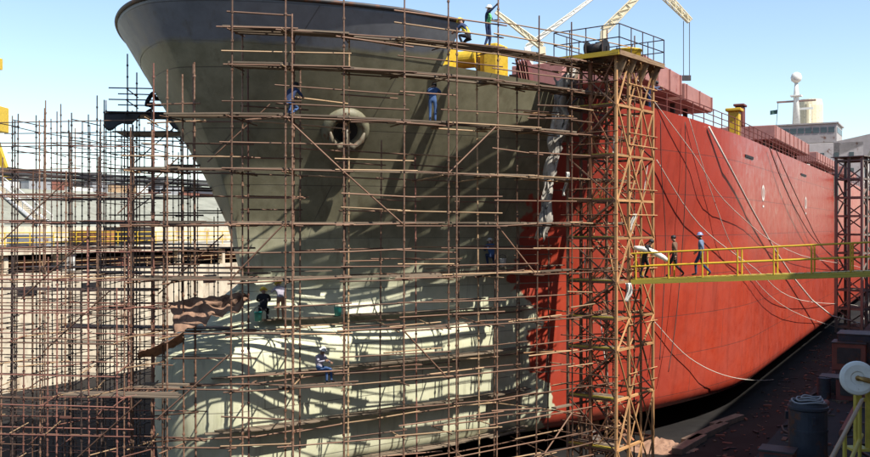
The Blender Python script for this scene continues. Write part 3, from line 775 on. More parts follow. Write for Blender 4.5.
# diagonal braces
for i, k, e in ((2, 4, 1), (4, 5, -1), (6, 6, 1), (7, 4, -1), (5, 2, -1), (8, 0, 1), (3, 6, -1)):
    if i + 1 >= NC: continue
    a, c = (i, i + 1) if e > 0 else (i + 1, i)
    p0, p1 = W(a, 0, LEV[k]), W(c, 0, LEV[k + 1]); stick(BOW, 'brace', p0 - AX * .06, p1 - AX * .06, TR_, RUSTT)
o = empty('leaning_boards', sh(13.6, 11.0, LEV[8]), 0, 'faded pinkish boards leaning on the bow edge left of the stair tower', 'boards')
for q in range(5):
    a = Vector((0, 0, .05)) + AX * (q * .33) ; stick(o, 'board', a, a + AX * rnd.uniform(.9, 1.5) - SX * .2 + Vector((0, 0, rnd.uniform(1.2, 1.9))), .05, (PINK, PLANK, TARPG, PLANK, PINK)[q], 'box', .28)

# ---------------------------------------------------------------- cage scaffold at the left
CR = R(-7)
cage_o = Vector((-15.5, 31.0, 0))
CAGE = empty('cage_scaffold', cage_o, CR, 'dense red brown cage scaffold standing left of the ship bow', 'scaffold')
cR = Matrix.Rotation(CR, 3, 'Z')
def cw(x, y, z): return cage_o + cR @ Vector((x, y, z))
def ship_th(p):
    v = Vector((p.x, p.y, 0)); return v.dot(AX) - A0, v.dot(SX) - SC
xs = [-1.3 + i * 1.22 for i in range(9)]; ys = [0, 1.3, 2.7, 4.2, 6.0, 8.2, 10.6, 13.2, 16, 19]
tops = {}
for yi, y in enumerate(ys):
    ext = int(yi * .5)
    for xi in range(-ext, len(xs)):
        x = -1.3 + xi * 1.22 + (.4, 0, .75, .2, .55)[yi % 5]; p = cw(x, y, 0); t, h = ship_th(p)
        zm = [9.8, 11.5, 13.5, 15.2, 16.2, 16.6, 16.6, 16.8, 16.8, 17][yi] + rnd.uniform(-.8, .6)
        if x > 5.6 and yi in (2, 3, 4): zm += rnd.choice((.5, 2.0, 2.6))
        if h > 2.5: continue
        zt = clear_top(t, h, zm, .35)
        if zt < 2: continue
        tops[yi, xi] = (x, y, zt)
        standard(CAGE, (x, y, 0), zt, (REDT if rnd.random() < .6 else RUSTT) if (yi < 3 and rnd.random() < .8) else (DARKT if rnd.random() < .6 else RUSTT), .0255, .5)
nl = 0; FAR = MB()
for yi, y in enumerate(ys):
    cols = sorted(k[1] for k in tops if k[0] == yi)
    for zi in range(1, 18):
        if yi > 5 and zi % 2: continue
        if rnd.random() < .1: continue
        z = zi * 1.0 - .35 + rnd.uniform(-.04, .04)
        run = [c for c in cols if tops[yi, c][2] >= z]
        if len(run) < 3: continue
        # split into tubes of 3 to 6 bays
        i = 0
        while i < len(run) - 1:
            e = min(i + rnd.choice((3, 4, 5)), len(run) - 1)
            if run[e] - run[i] == e - i and rnd.random() < .9:
                a, c = tops[yi, run[i]], tops[yi, run[e]]
                if yi > 4 or nl > 297: FAR.tube([(a[0] - .3, y - .05, z + rnd.uniform(-.05, .05)), (c[0] + .3, y - .05, z + rnd.uniform(-.05, .05))], .022, 5)
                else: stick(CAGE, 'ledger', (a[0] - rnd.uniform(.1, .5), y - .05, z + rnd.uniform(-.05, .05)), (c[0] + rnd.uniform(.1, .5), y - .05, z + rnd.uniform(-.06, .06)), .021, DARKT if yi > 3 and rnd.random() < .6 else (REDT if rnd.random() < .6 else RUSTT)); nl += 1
            i = e
ntr = 0
for yi in range(len(ys) - 1):
    for xi in range(-4, len(xs)):
        if (yi, xi) in tops and (yi + 1, xi) in tops:
            a, c = tops[yi, xi], tops[yi + 1, xi]
            for zi in range(1, 17):
                z = zi * 1.0 - .28
                if z > min(a[2], c[2]) or rnd.random() < (.5 if yi < 4 else .6): continue
                if yi > 3 or ntr > 297: FAR.tube([(a[0] + .05, a[1] - .25, z), (c[0] + .05, c[1] + .25, z + rnd.uniform(-.08, .08))], .021, 5); continue
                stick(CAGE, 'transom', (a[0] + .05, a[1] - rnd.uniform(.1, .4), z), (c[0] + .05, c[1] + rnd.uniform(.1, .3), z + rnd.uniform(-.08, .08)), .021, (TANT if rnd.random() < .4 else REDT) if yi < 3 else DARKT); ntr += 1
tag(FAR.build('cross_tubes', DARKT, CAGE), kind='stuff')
# plank stages inside the cage
def cage_stage(yi, x0, x1, z, n=4, m=PLANK):
    for q in range(n):
        y = ys[yi] + .15 + q * .26
        stick(CAGE, 'plank', (x0 - rnd.uniform(0, .4), y, z + rnd.uniform(0, .04)), (x1 + rnd.uniform(0, .4), y, z + rnd.uniform(0, .05)), .045, m, 'box', .22)
for yi, x0, x1, z in ((1, 2.6, 6.3, 5.7), (3, 1.0, 7.5, 7.7), (4, -1.5, 7.5, 10.65), (5, -3, 4.0, 12.65), (6, -3, 4.2, 10.7), (4, 3.5, 7.2, 13.7), (3, 2, 8.5, 9.75), (2, -1, 5, 9.2), (5, -3, 7, 9.75)):
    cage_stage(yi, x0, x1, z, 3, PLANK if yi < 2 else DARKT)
for xi0, yi, z0 in ((1, 0, 1.7), (4, 0, 3.7), (6, 1, 5), (2, 2, 7), (0, 3, 11), (5, 3, 9), (3, 4, 12), (6, 4, 14), (2, 1, 9)):
    x = -1.3 + xi0 * 1.22
    stick(CAGE, 'brace', (x, ys[yi] - .1, z0), (x + 2.5, ys[yi] - .1, z0 + 2.2), .026, RUSTT)

# dark high stage under the port flare, standing inside the cage
def hi_stage():
    p = at(128, 300, 40.5); p.z = 0
    o = empty('stem_stage', p, R(8), 'dark tarpaulin wrapped stage on tall tubes beside the ship stem', 'scaffold')
    Wd, D = 2.6, 2.0
    ztop = [19.0, 17.6, 18.4, 17.3]
    for k, (x, y) in enumerate(((0, 0), (Wd, 0), (0, D), (Wd * .8, D))): standard(o, (x, y, 0), ztop[k], DARKT, .03, .5)
    for z in (2, 4, 6, 8, 10, 12, 14, 15.4, 16.4, 17.0, 17.5):
        stick(o, 'ledger', (-.8, -.05, z), (Wd + .6, -.05, z), .028, DARKT); stick(o, 'ledger', (-.8, D, z + .03), (Wd + .4, D, z), .028, DARKT)
        for x in (0, Wd * .8): stick(o, 'transom', (x, -.5, z - .06), (x, D + .5, z - .06), .026, DARKT)
    for q in range(8): stick(o, 'plank', (-.9, -.1 + q * .27, 16.45), (Wd + .9, -.1 + q * .27, 16.45), .05, DARKT, 'box', .25)
    for q in range(7): stick(o, 'plank', (-.5, -.1 + q * .27, 15.6), (Wd + .8, -.1 + q * .27, 15.62), .05, DARKT, 'box', .25)
    b = MB(); 
    b.grid(lambda u, v: Vector((-.95 + u * (Wd + 1.9), -.14 - .08 * math.sin(u * 19) * v - .03 * v, 16.4 - v * (.38 + .3 * math.sin(u * 9 + 1) + .12 * math.sin(u * 31)))), 24, 6); c = b.build('tarpaulin', TARPK, o, smooth=True)
    so_ = c.modifiers.new('thick', 'SOLIDIFY'); so_.thickness = .02
    for z0, z1 in ((12, 14), (14, 16.4)): stick(o, 'brace', (0, -.1, z0), (Wd, -.1, z1), .026, DARKT)
    for x0, z0 in ((1.6, 14.2), (2.3, 13.2), (2.9, 12.2)):
        for q in range(4): stick(o, 'plank', (x0, .2 + q * .27, z0), (x0 + 1.5, .2 + q * .27, z0), .05, DARKT, 'box', .25)
    for x0, z0 in ((1.2, 14.1), (2.0, 13.1), (2.6, 12.1)):
        for yy in (.25, 1.05): stick(o, 'transom', (x0 - 1.3, yy, z0), (x0 + 1.6, yy, z0), .026, DARKT)
    return o
HS = hi_stage()

# ---------------------------------------------------------------- tarpaulins
def cloth(name, m, fn, nu, nv, label, cat='tarpaulin', thick=.015):
    b = MB(); b.grid(fn, nu, nv); o = b.build(name, m, smooth=True); s = o.modifiers.new('thick', 'SOLIDIFY'); s.thickness = thick
    c = sum((Vector(v.co) for v in o.data.vertices), Vector()) / len(o.data.vertices); zmin = min(v.co.z for v in o.data.vertices)
    c.z = zmin
    for v in o.data.vertices: v.co -= c
    o.location = c
    return tag(o, label, cat)
from mathutils import noise as mn
def crum(p, k, a): v = mn.noise_vector(Vector(p) * k) + .5 * mn.noise_vector(Vector(p) * k * 2.7); return v * a
def brown(u, v):
    px = 170 + u * 76 + 5 * v; top = 297 + (1 - u) * 8 - 6 * math.sin(u * 2.6) + 3 * mn.noise(Vector((u * 7, 0, 1))); bot = 336 - u * 34 + 9 * mn.noise(Vector((u * 9, 3, 2)))
    p = at(px, top + (bot - top) * v, 34.0 - .8 * v * (1 - u)); return p + crum((u * 3, v * 2, 0), 1.3, .17)
cloth('brown_tarp', TARPB, brown, 44, 16, 'crumpled brown tarpaulin hung over the scaffold above the bulbous bow')
def brown2(u, v):
    px = 138 + u * 46; y = 352 - u * 6 - 14 * u * u
    return at(px, y, 32.6 + v * 1.5) + crum((u * 3, v * 2, 5), 1.2, .12) - Vector((0, 0, .25 * v * v))
cloth('brown_tarp', TARPB, brown2, 44, 10, 'long brown tarpaulin strip lying on the cage stage left of the bulb')
def grey(u, v):
    x0 = 558 - 4 * v; w = 13 + 6 * math.sin(v * 5 + 1) + 4 * mn.noise(Vector((0, v * 6, 3)))
    return at(x0 - 4 + u * w - 14 * v * v, 76 + v * 162, 40.3) + crum((u * 2.2, v * 2.5, 9), 2.0, .3)
cloth('grey_plastic', TARPG, grey, 22, 30, 'torn grey plastic sheet hanging down between the bow scaffold and the stair tower')
# ---------------------------------------------------------------- stair tower
TOWT = mat('tower_rust_lit', (.58, .32, .14), .6, 0, .3, 5, rust=.35, rand=.35)  # sunlit tone of the tower rust, mostly on the right face
TOWD = mat('tower_rust_shade', (.30, .125, .06), .65, 0, .3, 5, rust=.3, rand=.35)  # shaded tone of the same rust, for the left face and stair
TC = Vector((7.57, 39.0, 0)); E1 = Vector((.616, .788, 0)); TR = math.atan2(E1.y, E1.x)
TOW = empty('stair_tower', TC, TR, 'tall rusty lattice stair tower with yellow edged top platform beside the red hull', 'stair tower')
TL, TW = 3.55, 2.3; PZ = 18.7            # local x = along, y = away to the left
cor = [(0, 0), (TL, 0), (TL, TW), (0, TW)]
ANG = lambda m: m
def post(x, y, z0, z1, m, w=.11): stick(TOW, 'post', (x, y, z0), (x, y, z1), w, m, 'box')
for k, (x, y) in enumerate(cor): post(x, y, 0, PZ, TOWT if k < 2 else RUSTT, .105)
post(1.15, 0, 0, PZ, TOWT); post(TL * .66, 0, 0, PZ, TOWT, .08); post(0, TW * .52, 0, PZ, TOWD, .13); post(TL, TW * .5, 0, PZ, RUSTT); post(1.15, TW, 0, PZ, RUSTT)
TLV = [2.1, 4.2, 6.3, 7.6, 9.15, 11.0, 12.6, 14.5, 16.6]
allz = [0] + TLV + [PZ]
for z in TLV:
    for (x0, y0), (x1, y1), m in (((0, 0), (TL, 0), TOWT), ((TL, 0), (TL, TW), RUSTT), ((TL, TW), (0, TW), RUSTT), ((0, TW), (0, 0), TOWD)):
        stick(TOW, 'cross_beam', (x0, y0, z), (x1, y1, z), .1, m, 'box')
    stick(TOW, 'cross_beam', (1.15, 0, z - .01), (1.15, TW, z - .01), .08, RUSTT, 'box')
    # landing boards on the left bay ends
    for q in range(3): stick(TOW, 'landing_board', (.08 + q * .31, .05, z + .07), (.08 + q * .31, TW - .05, z + .07), .04, PLANK if q else YELD, 'box', .26)
for k, (z0, z1) in enumerate(zip(allz, allz[1:])):
    up = k % 2
    stick(TOW, 'brace', (0, -.06, z0 if up else z1), (1.15, -.06, z1 if up else z0), .055, TOWT, 'box')
    stick(TOW, 'brace', (1.15, -.06, z1 if up else z0), (TL * .66, -.06, z0 if up else z1), .055, TOWT, 'box')
    stick(TOW, 'brace', (TL * .66, -.06, z0 if up else z1), (TL, -.06, z1 if up else z0), .055, TOWT, 'box')
    stick(TOW, 'brace', (1.15, -.02, z0 if up else z1), (TL * .66, -.02, z1 if up else z0), .04, TOWT, 'box'); stick(TOW, 'brace', (-.02, TW * .52, z0 if up else z1), (-.02, 0, z1 if up else z0), .045, TOWD, 'box')
    if rnd.random() < .6: stick(TOW, 'brace', (TL * .66, -.02, z1 if up else z0), (TL, -.02, z0 if up else z1), .045, TOWT, 'box')
    stick(TOW, 'brace', (-.06, 0, z0 if up else z1), (-.06, TW, z1 if up else z0), .05, RUSTT, 'box')
    stick(TOW, 'brace', (TL + .05, 0, z1 if up else z0), (TL + .05, TW, z0 if up else z1), .05, RUSTT, 'box')
    stick(TOW, 'brace', (0, TW + .05, z0 if up else z1), (TL, TW + .05, z1 if up else z0), .05, RUSTT, 'box')
    # stair flight between landings, running along y in the left half
    x0 = .35 if up else .35; ya, yb = (.15, TW - .15) if up else (TW - .15, .15)
    xs_ = 1.3 if up else .35
    fl = []
    for dx in (0, .62):
        stick(TOW, 'stair_stringer', (xs_ + dx, ya, z0 + .08), (xs_ + dx, yb, z1 + .08), .05, TOWD, 'box', .14)
        stick(TOW, 'stair_handrail', (xs_ + dx, ya, z0 + 1.0), (xs_ + dx, yb, z1 + 1.0), .025, TOWT)
    ns = max(5, int((z1 - z0) / .24))
    for q in range(1, ns):
        f = q / ns; stick(TOW, 'tread', (xs_, ya + (yb - ya) * f, z0 + .1 + (z1 - z0) * f), (xs_ + .62, ya + (yb - ya) * f, z0 + .1 + (z1 - z0) * f), .035, RUSTT if q % 3 else TOWT, 'box', .2)
    # guard rails round the right bay
    for dz in (.5, 1.0):
        if rnd.random() < .75: stick(TOW, 'guard_rail', (TL * .3, -.09, z0 + dz), (TL + .25, -.09, z0 + dz), .024, TOWT)
        if rnd.random() < .75: stick(TOW, 'guard_rail', (-.09, -.1, z0 + dz), (-.09, TW + .3, z0 + dz), .024, RUSTT)
# tie tubes to the hull side scaffold
for z in (6.2, 9.6, 13.4, 16.2): stick(TOW, 'tie_tube', (-.3, TW * .8, z), (-2.6, TW + .6, z + .05), .03, TOWT)
for q in range(46):   # loose tubes, boards and hoses stowed on the landings
    z = rnd.choice(TLV) + .12; x = rnd.uniform(.2, TL - .3); y = rnd.uniform(.1, TW - .1)
    stick(TOW, 'loose_tube', (x, y, z), (x + rnd.uniform(-.5, .5), y + rnd.uniform(-.3, .3), z + rnd.uniform(.6, 1.7)), rnd.choice((.02, .03)), rnd.choice((TOWT, RUSTT, TOWT, WHITE)))
# top platform with yellow edge and railing
for q in range(14): stick(TOW, 'platform_plank', (-.35 + q * .31, -.3, PZ + .05), (-.35 + q * .31, TW + .3, PZ + .05), .05, PLANK, 'box', .28)
for (x0, y0), (x1, y1) in (((-.5, -.4), (TL + .3, -.4)), ((-.5, TW + .4), (TL + .3, TW + .4)), ((-.5, -.4), (-.5, TW + .4)), ((TL + .3, -.4), (TL + .3, TW + .4))):
    m = YEL if (y0 != y1 and x0 < 0) else TANT
    stick(TOW, 'edge_beam', (x0, y0, PZ - .02), (x1, y1, PZ - .02), .2, m, 'box', .09)
    n = 4
    for i in range(n + 1): w = Vector((x0, y0, PZ)).lerp(Vector((x1, y1, PZ)), i / n); stick(TOW, 'railing_post', w, w + Vector((0, 0, 1.15)), .024, DARKT)
    for dz in (.6, 1.15): stick(TOW, 'railing', (x0, y0, PZ + dz), (x1, y1, PZ + dz), .024, DARKT)
for x in (.3, 1.15, TL * .66, TL): # gusset brackets flaring under the platform
    b = MB(); b.add([(x - .03, .0, PZ - 1.0), (x - .03, -.4, PZ - .1), (x - .03, .25, PZ - .1), (x + .03, .0, PZ - 1.0), (x + .03, -.4, PZ - .1), (x + .03, .25, PZ - .1)], [(0, 1, 2), (5, 4, 3), (0, 3, 4, 1), (1, 4, 5, 2), (2, 5, 3, 0)]); b.build('gusset', TANT, TOW)
# winch and drum on top
b = MB(); b.tube([(.2, .35, PZ + .5), (.2, 1.5, PZ + .5)], .36, 14)
for y in (.35, 1.5): b.tube([(.2, y - .03, PZ + .5), (.2, y + .03, PZ + .5)], .46, 16)
b.box((.2, .9, PZ + .12), (.8, 1.4, .1)); 
def platform_thing(name, builder, m, label, cat, loc):
    o = builder.build(name, m, None, loc); o.rotation_euler = (0, 0, TR); return tag(o, label, cat)
def wloc(x, y, z): return TC + Matrix.Rotation(TR, 3, 'Z') @ Vector((x, y, z))
wt = empty('hoist_winch', wloc(.35, 1.1, PZ + .075), TR, 'dark hoist winch standing on top of the stair tower platform', 'winch'); wt.scale = (.72, .72, .72)
MB().tube([(0, -.55, .5), (0, .55, .5)], .3, 14).build('drum', DSTEEL, wt, smooth=True)
for y in (-.6, .6): MB().lathe((0, y, .5), [(.46, -.04), (.46, .04)], 18, (0, 1, 0)).build('flange', BLACKM, wt)
MB().box((0, 0, .06), (.9, 1.5, .12)).build('base', DSTEEL, wt); 
MB().box((.55, 0, .55), (.4, .6, .8)).build('motor_housing', BLACKM, wt, bevel=.03)
for y in (-.7, .7): MB().bar((0, y, 0), (0, y, .55), .08).build('bearing_post', DSTEEL, wt)
yt = empty('yellow_tub', wloc(2.45, .75, PZ + .075), TR, 'round yellow tub on the right end of the stair tower platform', 'tub')
MB().lathe((0, 0, 0), [(.5, 0), (.62, .1), (.66, .45), (.72, .5), (.7, .54), (.58, .5), (.5, .12)], 22).build('body', YEL, yt, smooth=True)
for s in (-1, 1): MB().tube([(s * .66, -.12, .42), (s * .8, -.1, .5), (s * .8, .1, .5), (s * .66, .12, .42)], .02, 6).build('handle', DSTEEL, yt)
# white cloths tied to the tower
def rag(name, px, y0, y1, w, Y, label, ph=0):
    cloth(name, WHITE, lambda u, v: at(px - w / 2 + u * w * (1 - .25 * v) + 2 * math.sin(v * 4 + ph), y0 + (y1 - y0) * v, Y + .1 * math.sin(u * 9 + v * 6 + ph)), 8, 12, label, 'cloth')
rag('white_cloth', 628, 283, 302, 6, 39.55, 'white cloth hanging on the stair tower below the gangway')
rag('white_cloth', 633, 214, 234, 4, 40.2, 'narrow white cloth tied to the stair tower above the gangway', 2)
rag('white_cloth', 566, 172, 196, 3.5, 39.9, 'pale rag hanging at the left edge of the stair tower', 1)

# second tower far along the hull
t2 = sh(84, 17.6, 0)
T2 = empty('scaffold_tower', t2, TR - .1, 'dark scaffold tower standing far along the red hull', 'scaffold')
T2M = mat('dull_brown_steel', (.21, .165, .14), .7, 0, .3, 3, rand=.3); S2 = 2.7; H2 = 19.0
for x, y in ((0, 0), (S2, 0), (S2, S2), (0, S2), (S2 / 2, 0), (0, S2 / 2)): stick(T2, 'post', (x, y, 0), (x, y, H2), .26, T2M, 'box')
for k in range(10):
    z = k * 2.0 + .6
    for a, c in (((0, 0), (S2, 0)), ((S2, 0), (S2, S2)), ((S2, S2), (0, S2)), ((0, S2), (0, 0))):
        stick(T2, 'cross_beam', (*a, z), (*c, z), .16, T2M, 'box')
        if k < 9: stick(T2, 'brace', (*(a if k % 2 else c), z), (*(c if k % 2 else a), z + 2), .12, T2M, 'box')
    for q in range(5): stick(T2, 'landing_board', (.3 + q * .7, 0, z + .1), (.3 + q * .7, S2, z + .1), .06, PLANK, 'box', .5)
for q in range(9): stick(T2, 'platform_plank', (-.3 + q * .52, -.4, H2), (-.3 + q * .52, S2 + .4, H2), .08, T2M, 'box', .5)

# ---------------------------------------------------------------- gangway
g0 = Vector((8.35, 39.75, 9.24)); gd = SX.copy(); GLn = 12.0
gend = g0 + gd * GLn; gend.z = 9.97; gv = gend - g0; gn = Vector((AX.x, AX.y, 0))
GW = empty('gangway', g0, 0, 'yellow steel gangway with handrails from the quay to the stair tower', 'gangway')
for s in (0, .9):
    stick(GW, 'side_beam', gn * s + Vector((0, 0, -.11)), gv + gn * s + Vector((0, 0, -.11)), .19, YELD, 'box', .08)
    for dz in (.55, 1.1): stick(GW, 'handrail', gn * s + Vector((0, 0, dz)), gv + gn * s + Vector((0, 0, dz)), .034, YEL)
    for i in range(9):
        w = gv * ((i + .15) / 8.6) + gn * s; stick(GW, 'railing_post', w, w + Vector((0, 0, 1.1)), .035, YEL)
for i in range(40): 
    w = gv * ((i + .5) / 40); stick(GW, 'deck_board', w + gn * .05 + Vector((0, 0, .0)), w + gn * .85, .035, YELD, 'box', .26)

# ---------------------------------------------------------------- ropes and hoses
def catenary(a, c, sag, n=20): return [a.lerp(c, i / n) - Vector((0, 0, sag * 4 * (i / n) * (1 - i / n))) for i in range(n + 1)]
def rope(name, pts, r, m, label, cat='rope'):
    p0 = pts[0]; zmin = min(p.z for p in pts); org = Vector((p0.x, p0.y, zmin))
    o = MB().tube([p - org for p in pts], r, 6).build(name, m, None, org, smooth=True); return tag(o, label, cat)
def side(px, py, out=.3):   # a point just off the hull side or deck edge seen at pixel
    best = None
    for i in range(400):
        t = 14 + i * .4
        z = 12.0; Y = None
        for _ in range(4):
            p = sh(t, hb(t, min(z, 17)) + out, z); z = ZC - (py - CY) / FPX * p.y
        d = abs(proj(p)[0] - px)
        if best is None or d < best[0]: best = (d, Vector((p.x, p.y, z)))
    return best[1]
rope('white_hose', [side(708, 127, .1)] + [side(x, y, .35) for x, y in ((728, 165), (752, 210), (775, 250), (793, 277))] + [side(812, 300, .6), side(832, 316, 1.2), on_line(864, -9.0) + Vector((0, 0, .09))], .065, HOSEM, 'thick white hose hanging diagonally down the red hull side', 'hose')
RL = [((657, 160), (700, 225), (755, 268), (800, 300), (858, 306), ROPEM, .035, 'pale rope curving from the tower past the gangway'),
      ((640, 80), (690, 150), (735, 210), (800, 255), (868, 272), ROPEM, .03, 'thin pale rope falling from the deck across the gangway'),
      ((657, 322), (690, 358), (730, 377), (770, 380), (800, 374), ROPEM, .03, 'thin rope sagging low across the red hull below the gangway'),
      ((690, 118), (715, 200), (742, 262), (790, 310), (845, 330), ROPEM, .03, 'thin rope hanging from the deck rail behind the gangway'),
      ((770, 148), (782, 180), (797, 212), (815, 240), (840, 262), ROPED, .05, 'dark rope hanging on the hull aft, left of a pair'),
      ((776, 151), (790, 182), (806, 216), (822, 246), (846, 270), ROPED, .05, 'dark rope hanging on the hull aft, right of a pair'),
      ((660, 120), (662, 170), (664, 240), (663, 310), (660, 360), ROPED, .03, 'dark rope hanging straight down the red hull beside the tower'),
      ((686, 122), (684, 180), (680, 250), (677, 320), (668, 372), ROPED, .03, 'dark rope hanging straight down the red hull behind the gangway walkers')]
for *pp, m, r, lab in RL:
    r *= .72
    P = [side(x, y, .2 + .12 * i) for i, (x, y) in enumerate(pp)]
    if m is ROPEM: e_ = on_line(min(pp[-1][0] + 6, 868), -9.5); e_.z = .04; P.append(e_)
    fine = []
    for i in range(len(P) - 1):      # Catmull-Rom
        a, b_, c, d = P[max(i - 1, 0)], P[i], P[i + 1], P[min(i + 2, len(P) - 1)]
        for k in range(6):
            u = k / 6; fine.append(.5 * ((2 * b_) + (c - a) * u + (2 * a - 5 * b_ + 4 * c - d) * u * u + (3 * b_ - a - 3 * c + d) * u ** 3))
    rope('rope', fine + [P[-1]], r, m, lab)

# ---------------------------------------------------------------- machinery on the fore deck
dz = deckz(11) - .06
c = sh(12.2, 7.6, deckz(12.2) - .06)
o = empty('mooring_winch', c, math.atan2(AX.y, AX.x), 'yellow mooring winch with large drum on the fore deck', 'winch'); o.scale = (.8, .8, .78)
MB().lathe((0, 1.1, 1.5), [(.75, -1.2), (.75, -1.1), (.5, -1.1), (.5, 1.1), (.75, 1.1), (.75, 1.2)], 22, (0, 1, 0)).build('drum', YEL, o, smooth=False)
for y in (-.35, 2.55): MB().box((0, y, .9), (.7, .2, 1.8)).build('bearing_post', YEL, o, bevel=.03)
MB().box((.2, -.95, 1.1), (1.5, .9, 2.2)).build('gear_case', YEL, o, bevel=.12)
MB().box((0, .6, .06), (1.8, 4, .12)).build('base', DSTEEL, o)
c = sh(10.1, 6.6, deckz(10) - .06)
o = empty('air_compressor', c, math.atan2(AX.y, AX.x), 'boxy yellow air compressor on the fore deck left of the winch', 'compressor'); o.scale = (.8, .8, .7)
MB().box((0, 0, 1.25), (1.6, 1.7, 1.9)).build('body', YEL, o, bevel=.1); MB().box((-.82, 0, 1.4), (.06, 1.2, .8)).build('grille', BLACKM, o)
for x in (-.5, .5): MB().lathe((x, -.85, .3), [(.3, -.1), (.3, .1)], 14, (0, 1, 0)).build('wheel', BLACKM, o)
for x in (-.5, .5): MB().lathe((x, .85, .3), [(.3, -.1), (.3, .1)], 14, (0, 1, 0)).build('wheel', BLACKM, o)
c = sh(14.6, 9.2, deckz(14.6) - .06)
o = empty('plate_stack', c, math.atan2(AX.y, AX.x) + .3, 'stack of faded red steel plates leaning on the fore deck edge', 'plates')
for k in range(5): q = MB().box((0, k * .1, .75), (2.2, .04, 1.5)).build('steel_plate', PINK if k % 2 else DKRED, o); q.rotation_euler = (R(-8 - k), 0, 0)
MB().box((0, .75, .35), (1.8, .5, .7)).build('support_block', TIMBER, o)

# ---------------------------------------------------------------- dock floor: keel blocks, timber, near right things
kb = MB().box((0, 0, .42), (1.6, 1.2, .84)).mesh('block', mat('block_concrete', (.22, .20, .18), .9, rust=.3)); kt = MB().box((0, 0, 1.04), (1.5, 1.1, .4)).mesh('block_cap', TIMBER)
cnt = 0
for h in (0, 9):
    t = 8 if h == 0 else 22
    while t < 70:
        if hb(t, 1.52) > abs(h) + .8:
            o = empty('keel_block', sh(t, h, 0), math.atan2(AX.y, AX.x), 'concrete keel block with timber cap under the ship bottom', 'keel block', 'keel blocks under the ship')
            for me, nm in ((kb, 'base'), (kt, 'cap')):
                q = bpy.data.objects.new(nm, me); COL.objects.link(q); q.parent = o
        t += 4.5 if h == 0 else 6
for k, (px, py, L, ang, lab) in enumerate(((706, 436, 5.5, 38, 'long pale timber baulk lying on the dock floor beside the hull'), (690, 447, 4.0, 34, 'shorter timber baulk on the dock floor near the stair tower'), (727, 424, 3.5, 42, 'timber baulk farthest along the dock floor beside the hull'))):
    Y = ZC * FPX / (py - CY); p = at(px, py, Y); p.z = 0
    o = MB().box((0, 0, .16), (L, .55, .32)).build('timber_baulk', TIMBER, None, p, bevel=.02); o.rotation_euler = (0, 0, R(90 - ang)); tag(o, lab, 'timber')
for px, py, nm, lab in ((660, 448, 'rubble_heap', 'low heap of rust scale and grit on the dock floor by the tower foot'),):
    Y = ZC * FPX / (py - CY); p = at(px, py, Y); p.z = 0; b = MB()
    b.grid(lambda u, v: ((u - .5) * 4, (v - .5) * 3, .45 * math.exp(-((u - .5) ** 2 + (v - .5) ** 2) * 14) * (1 + .5 * math.sin(u * 31) * math.sin(v * 27)) - .02), 24, 20); o = b.build(nm, TARPB, None, p, smooth=True); tag(o, lab, 'rubble')
# big dark capstan drum on the ledge
p = at(808, 402, 30.5)
o = empty('steel_caisson_drum', (p.x, p.y, 4.0), 0, 'large dark blue grey steel drum standing on the dock ledge at lower right', 'drum')
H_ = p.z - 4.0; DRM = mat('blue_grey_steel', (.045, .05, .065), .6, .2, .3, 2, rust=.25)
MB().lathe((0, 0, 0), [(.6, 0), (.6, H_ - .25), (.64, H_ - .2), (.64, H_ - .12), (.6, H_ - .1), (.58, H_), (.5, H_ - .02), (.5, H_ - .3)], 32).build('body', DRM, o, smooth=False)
b = MB()
for k in range(3):
    pts = [Vector((math.cos(a) * (.5 - .1 * k) + .05 * k, math.sin(a) * (.5 - .12 * k), H_ + .03 + .06 * k + .03 * math.sin(a * 3 + k))) for a in [2 * math.pi * i / 24 for i in range(25)]]
    b.tube(pts, .03, 6)
b.build('cable_coil', GREYM, o, smooth=True)
MB().lathe((0, 0, H_ * .5), [(.62, -.04), (.62, .04)], 32).build('hoop', DRM, o)
for k in range(3): a = 2 * math.pi * k / 3 + .4; MB().box((math.cos(a) * .68, math.sin(a) * .68, H_ - .5), (.1, .1, .25)).build('lug', DRM, o)
# catwalk with a yellow rail on the near dock wall
cz = 7.7; ca0, ca1 = 4.0, 16.2
o = empty('wall_catwalk', dk(ca0, -1.3, cz - .4), 0, 'narrow catwalk with yellow railing on the near dock wall at lower right', 'catwalk'); oo = o.location
T_ = lambda a, s_, z: dk(a, s_, z) - oo
for i in range(40): a = ca0 + (i + .5) * (ca1 - ca0) / 40; stick(o, 'deck_board', T_(a, -.42, cz), T_(a, -1.3, cz), .04, DSTEEL, 'box', .27)
for i in range(6): a = ca0 + .3 + i * 2.3; stick(o, 'bracket', T_(a, -.41, cz - .4), T_(a, -1.28, cz - .06), .07, DSTEEL, 'box'); stick(o, 'railing_post', T_(a, -1.25, cz), T_(a, -1.25, cz + 1.05), .028, YELD)
for z_ in (.5, 1.05): stick(o, 'handrail', T_(ca0, -1.25, cz + z_), T_(ca1, -1.25, cz + z_), .03, YELD if z_ < 1 else TANT)
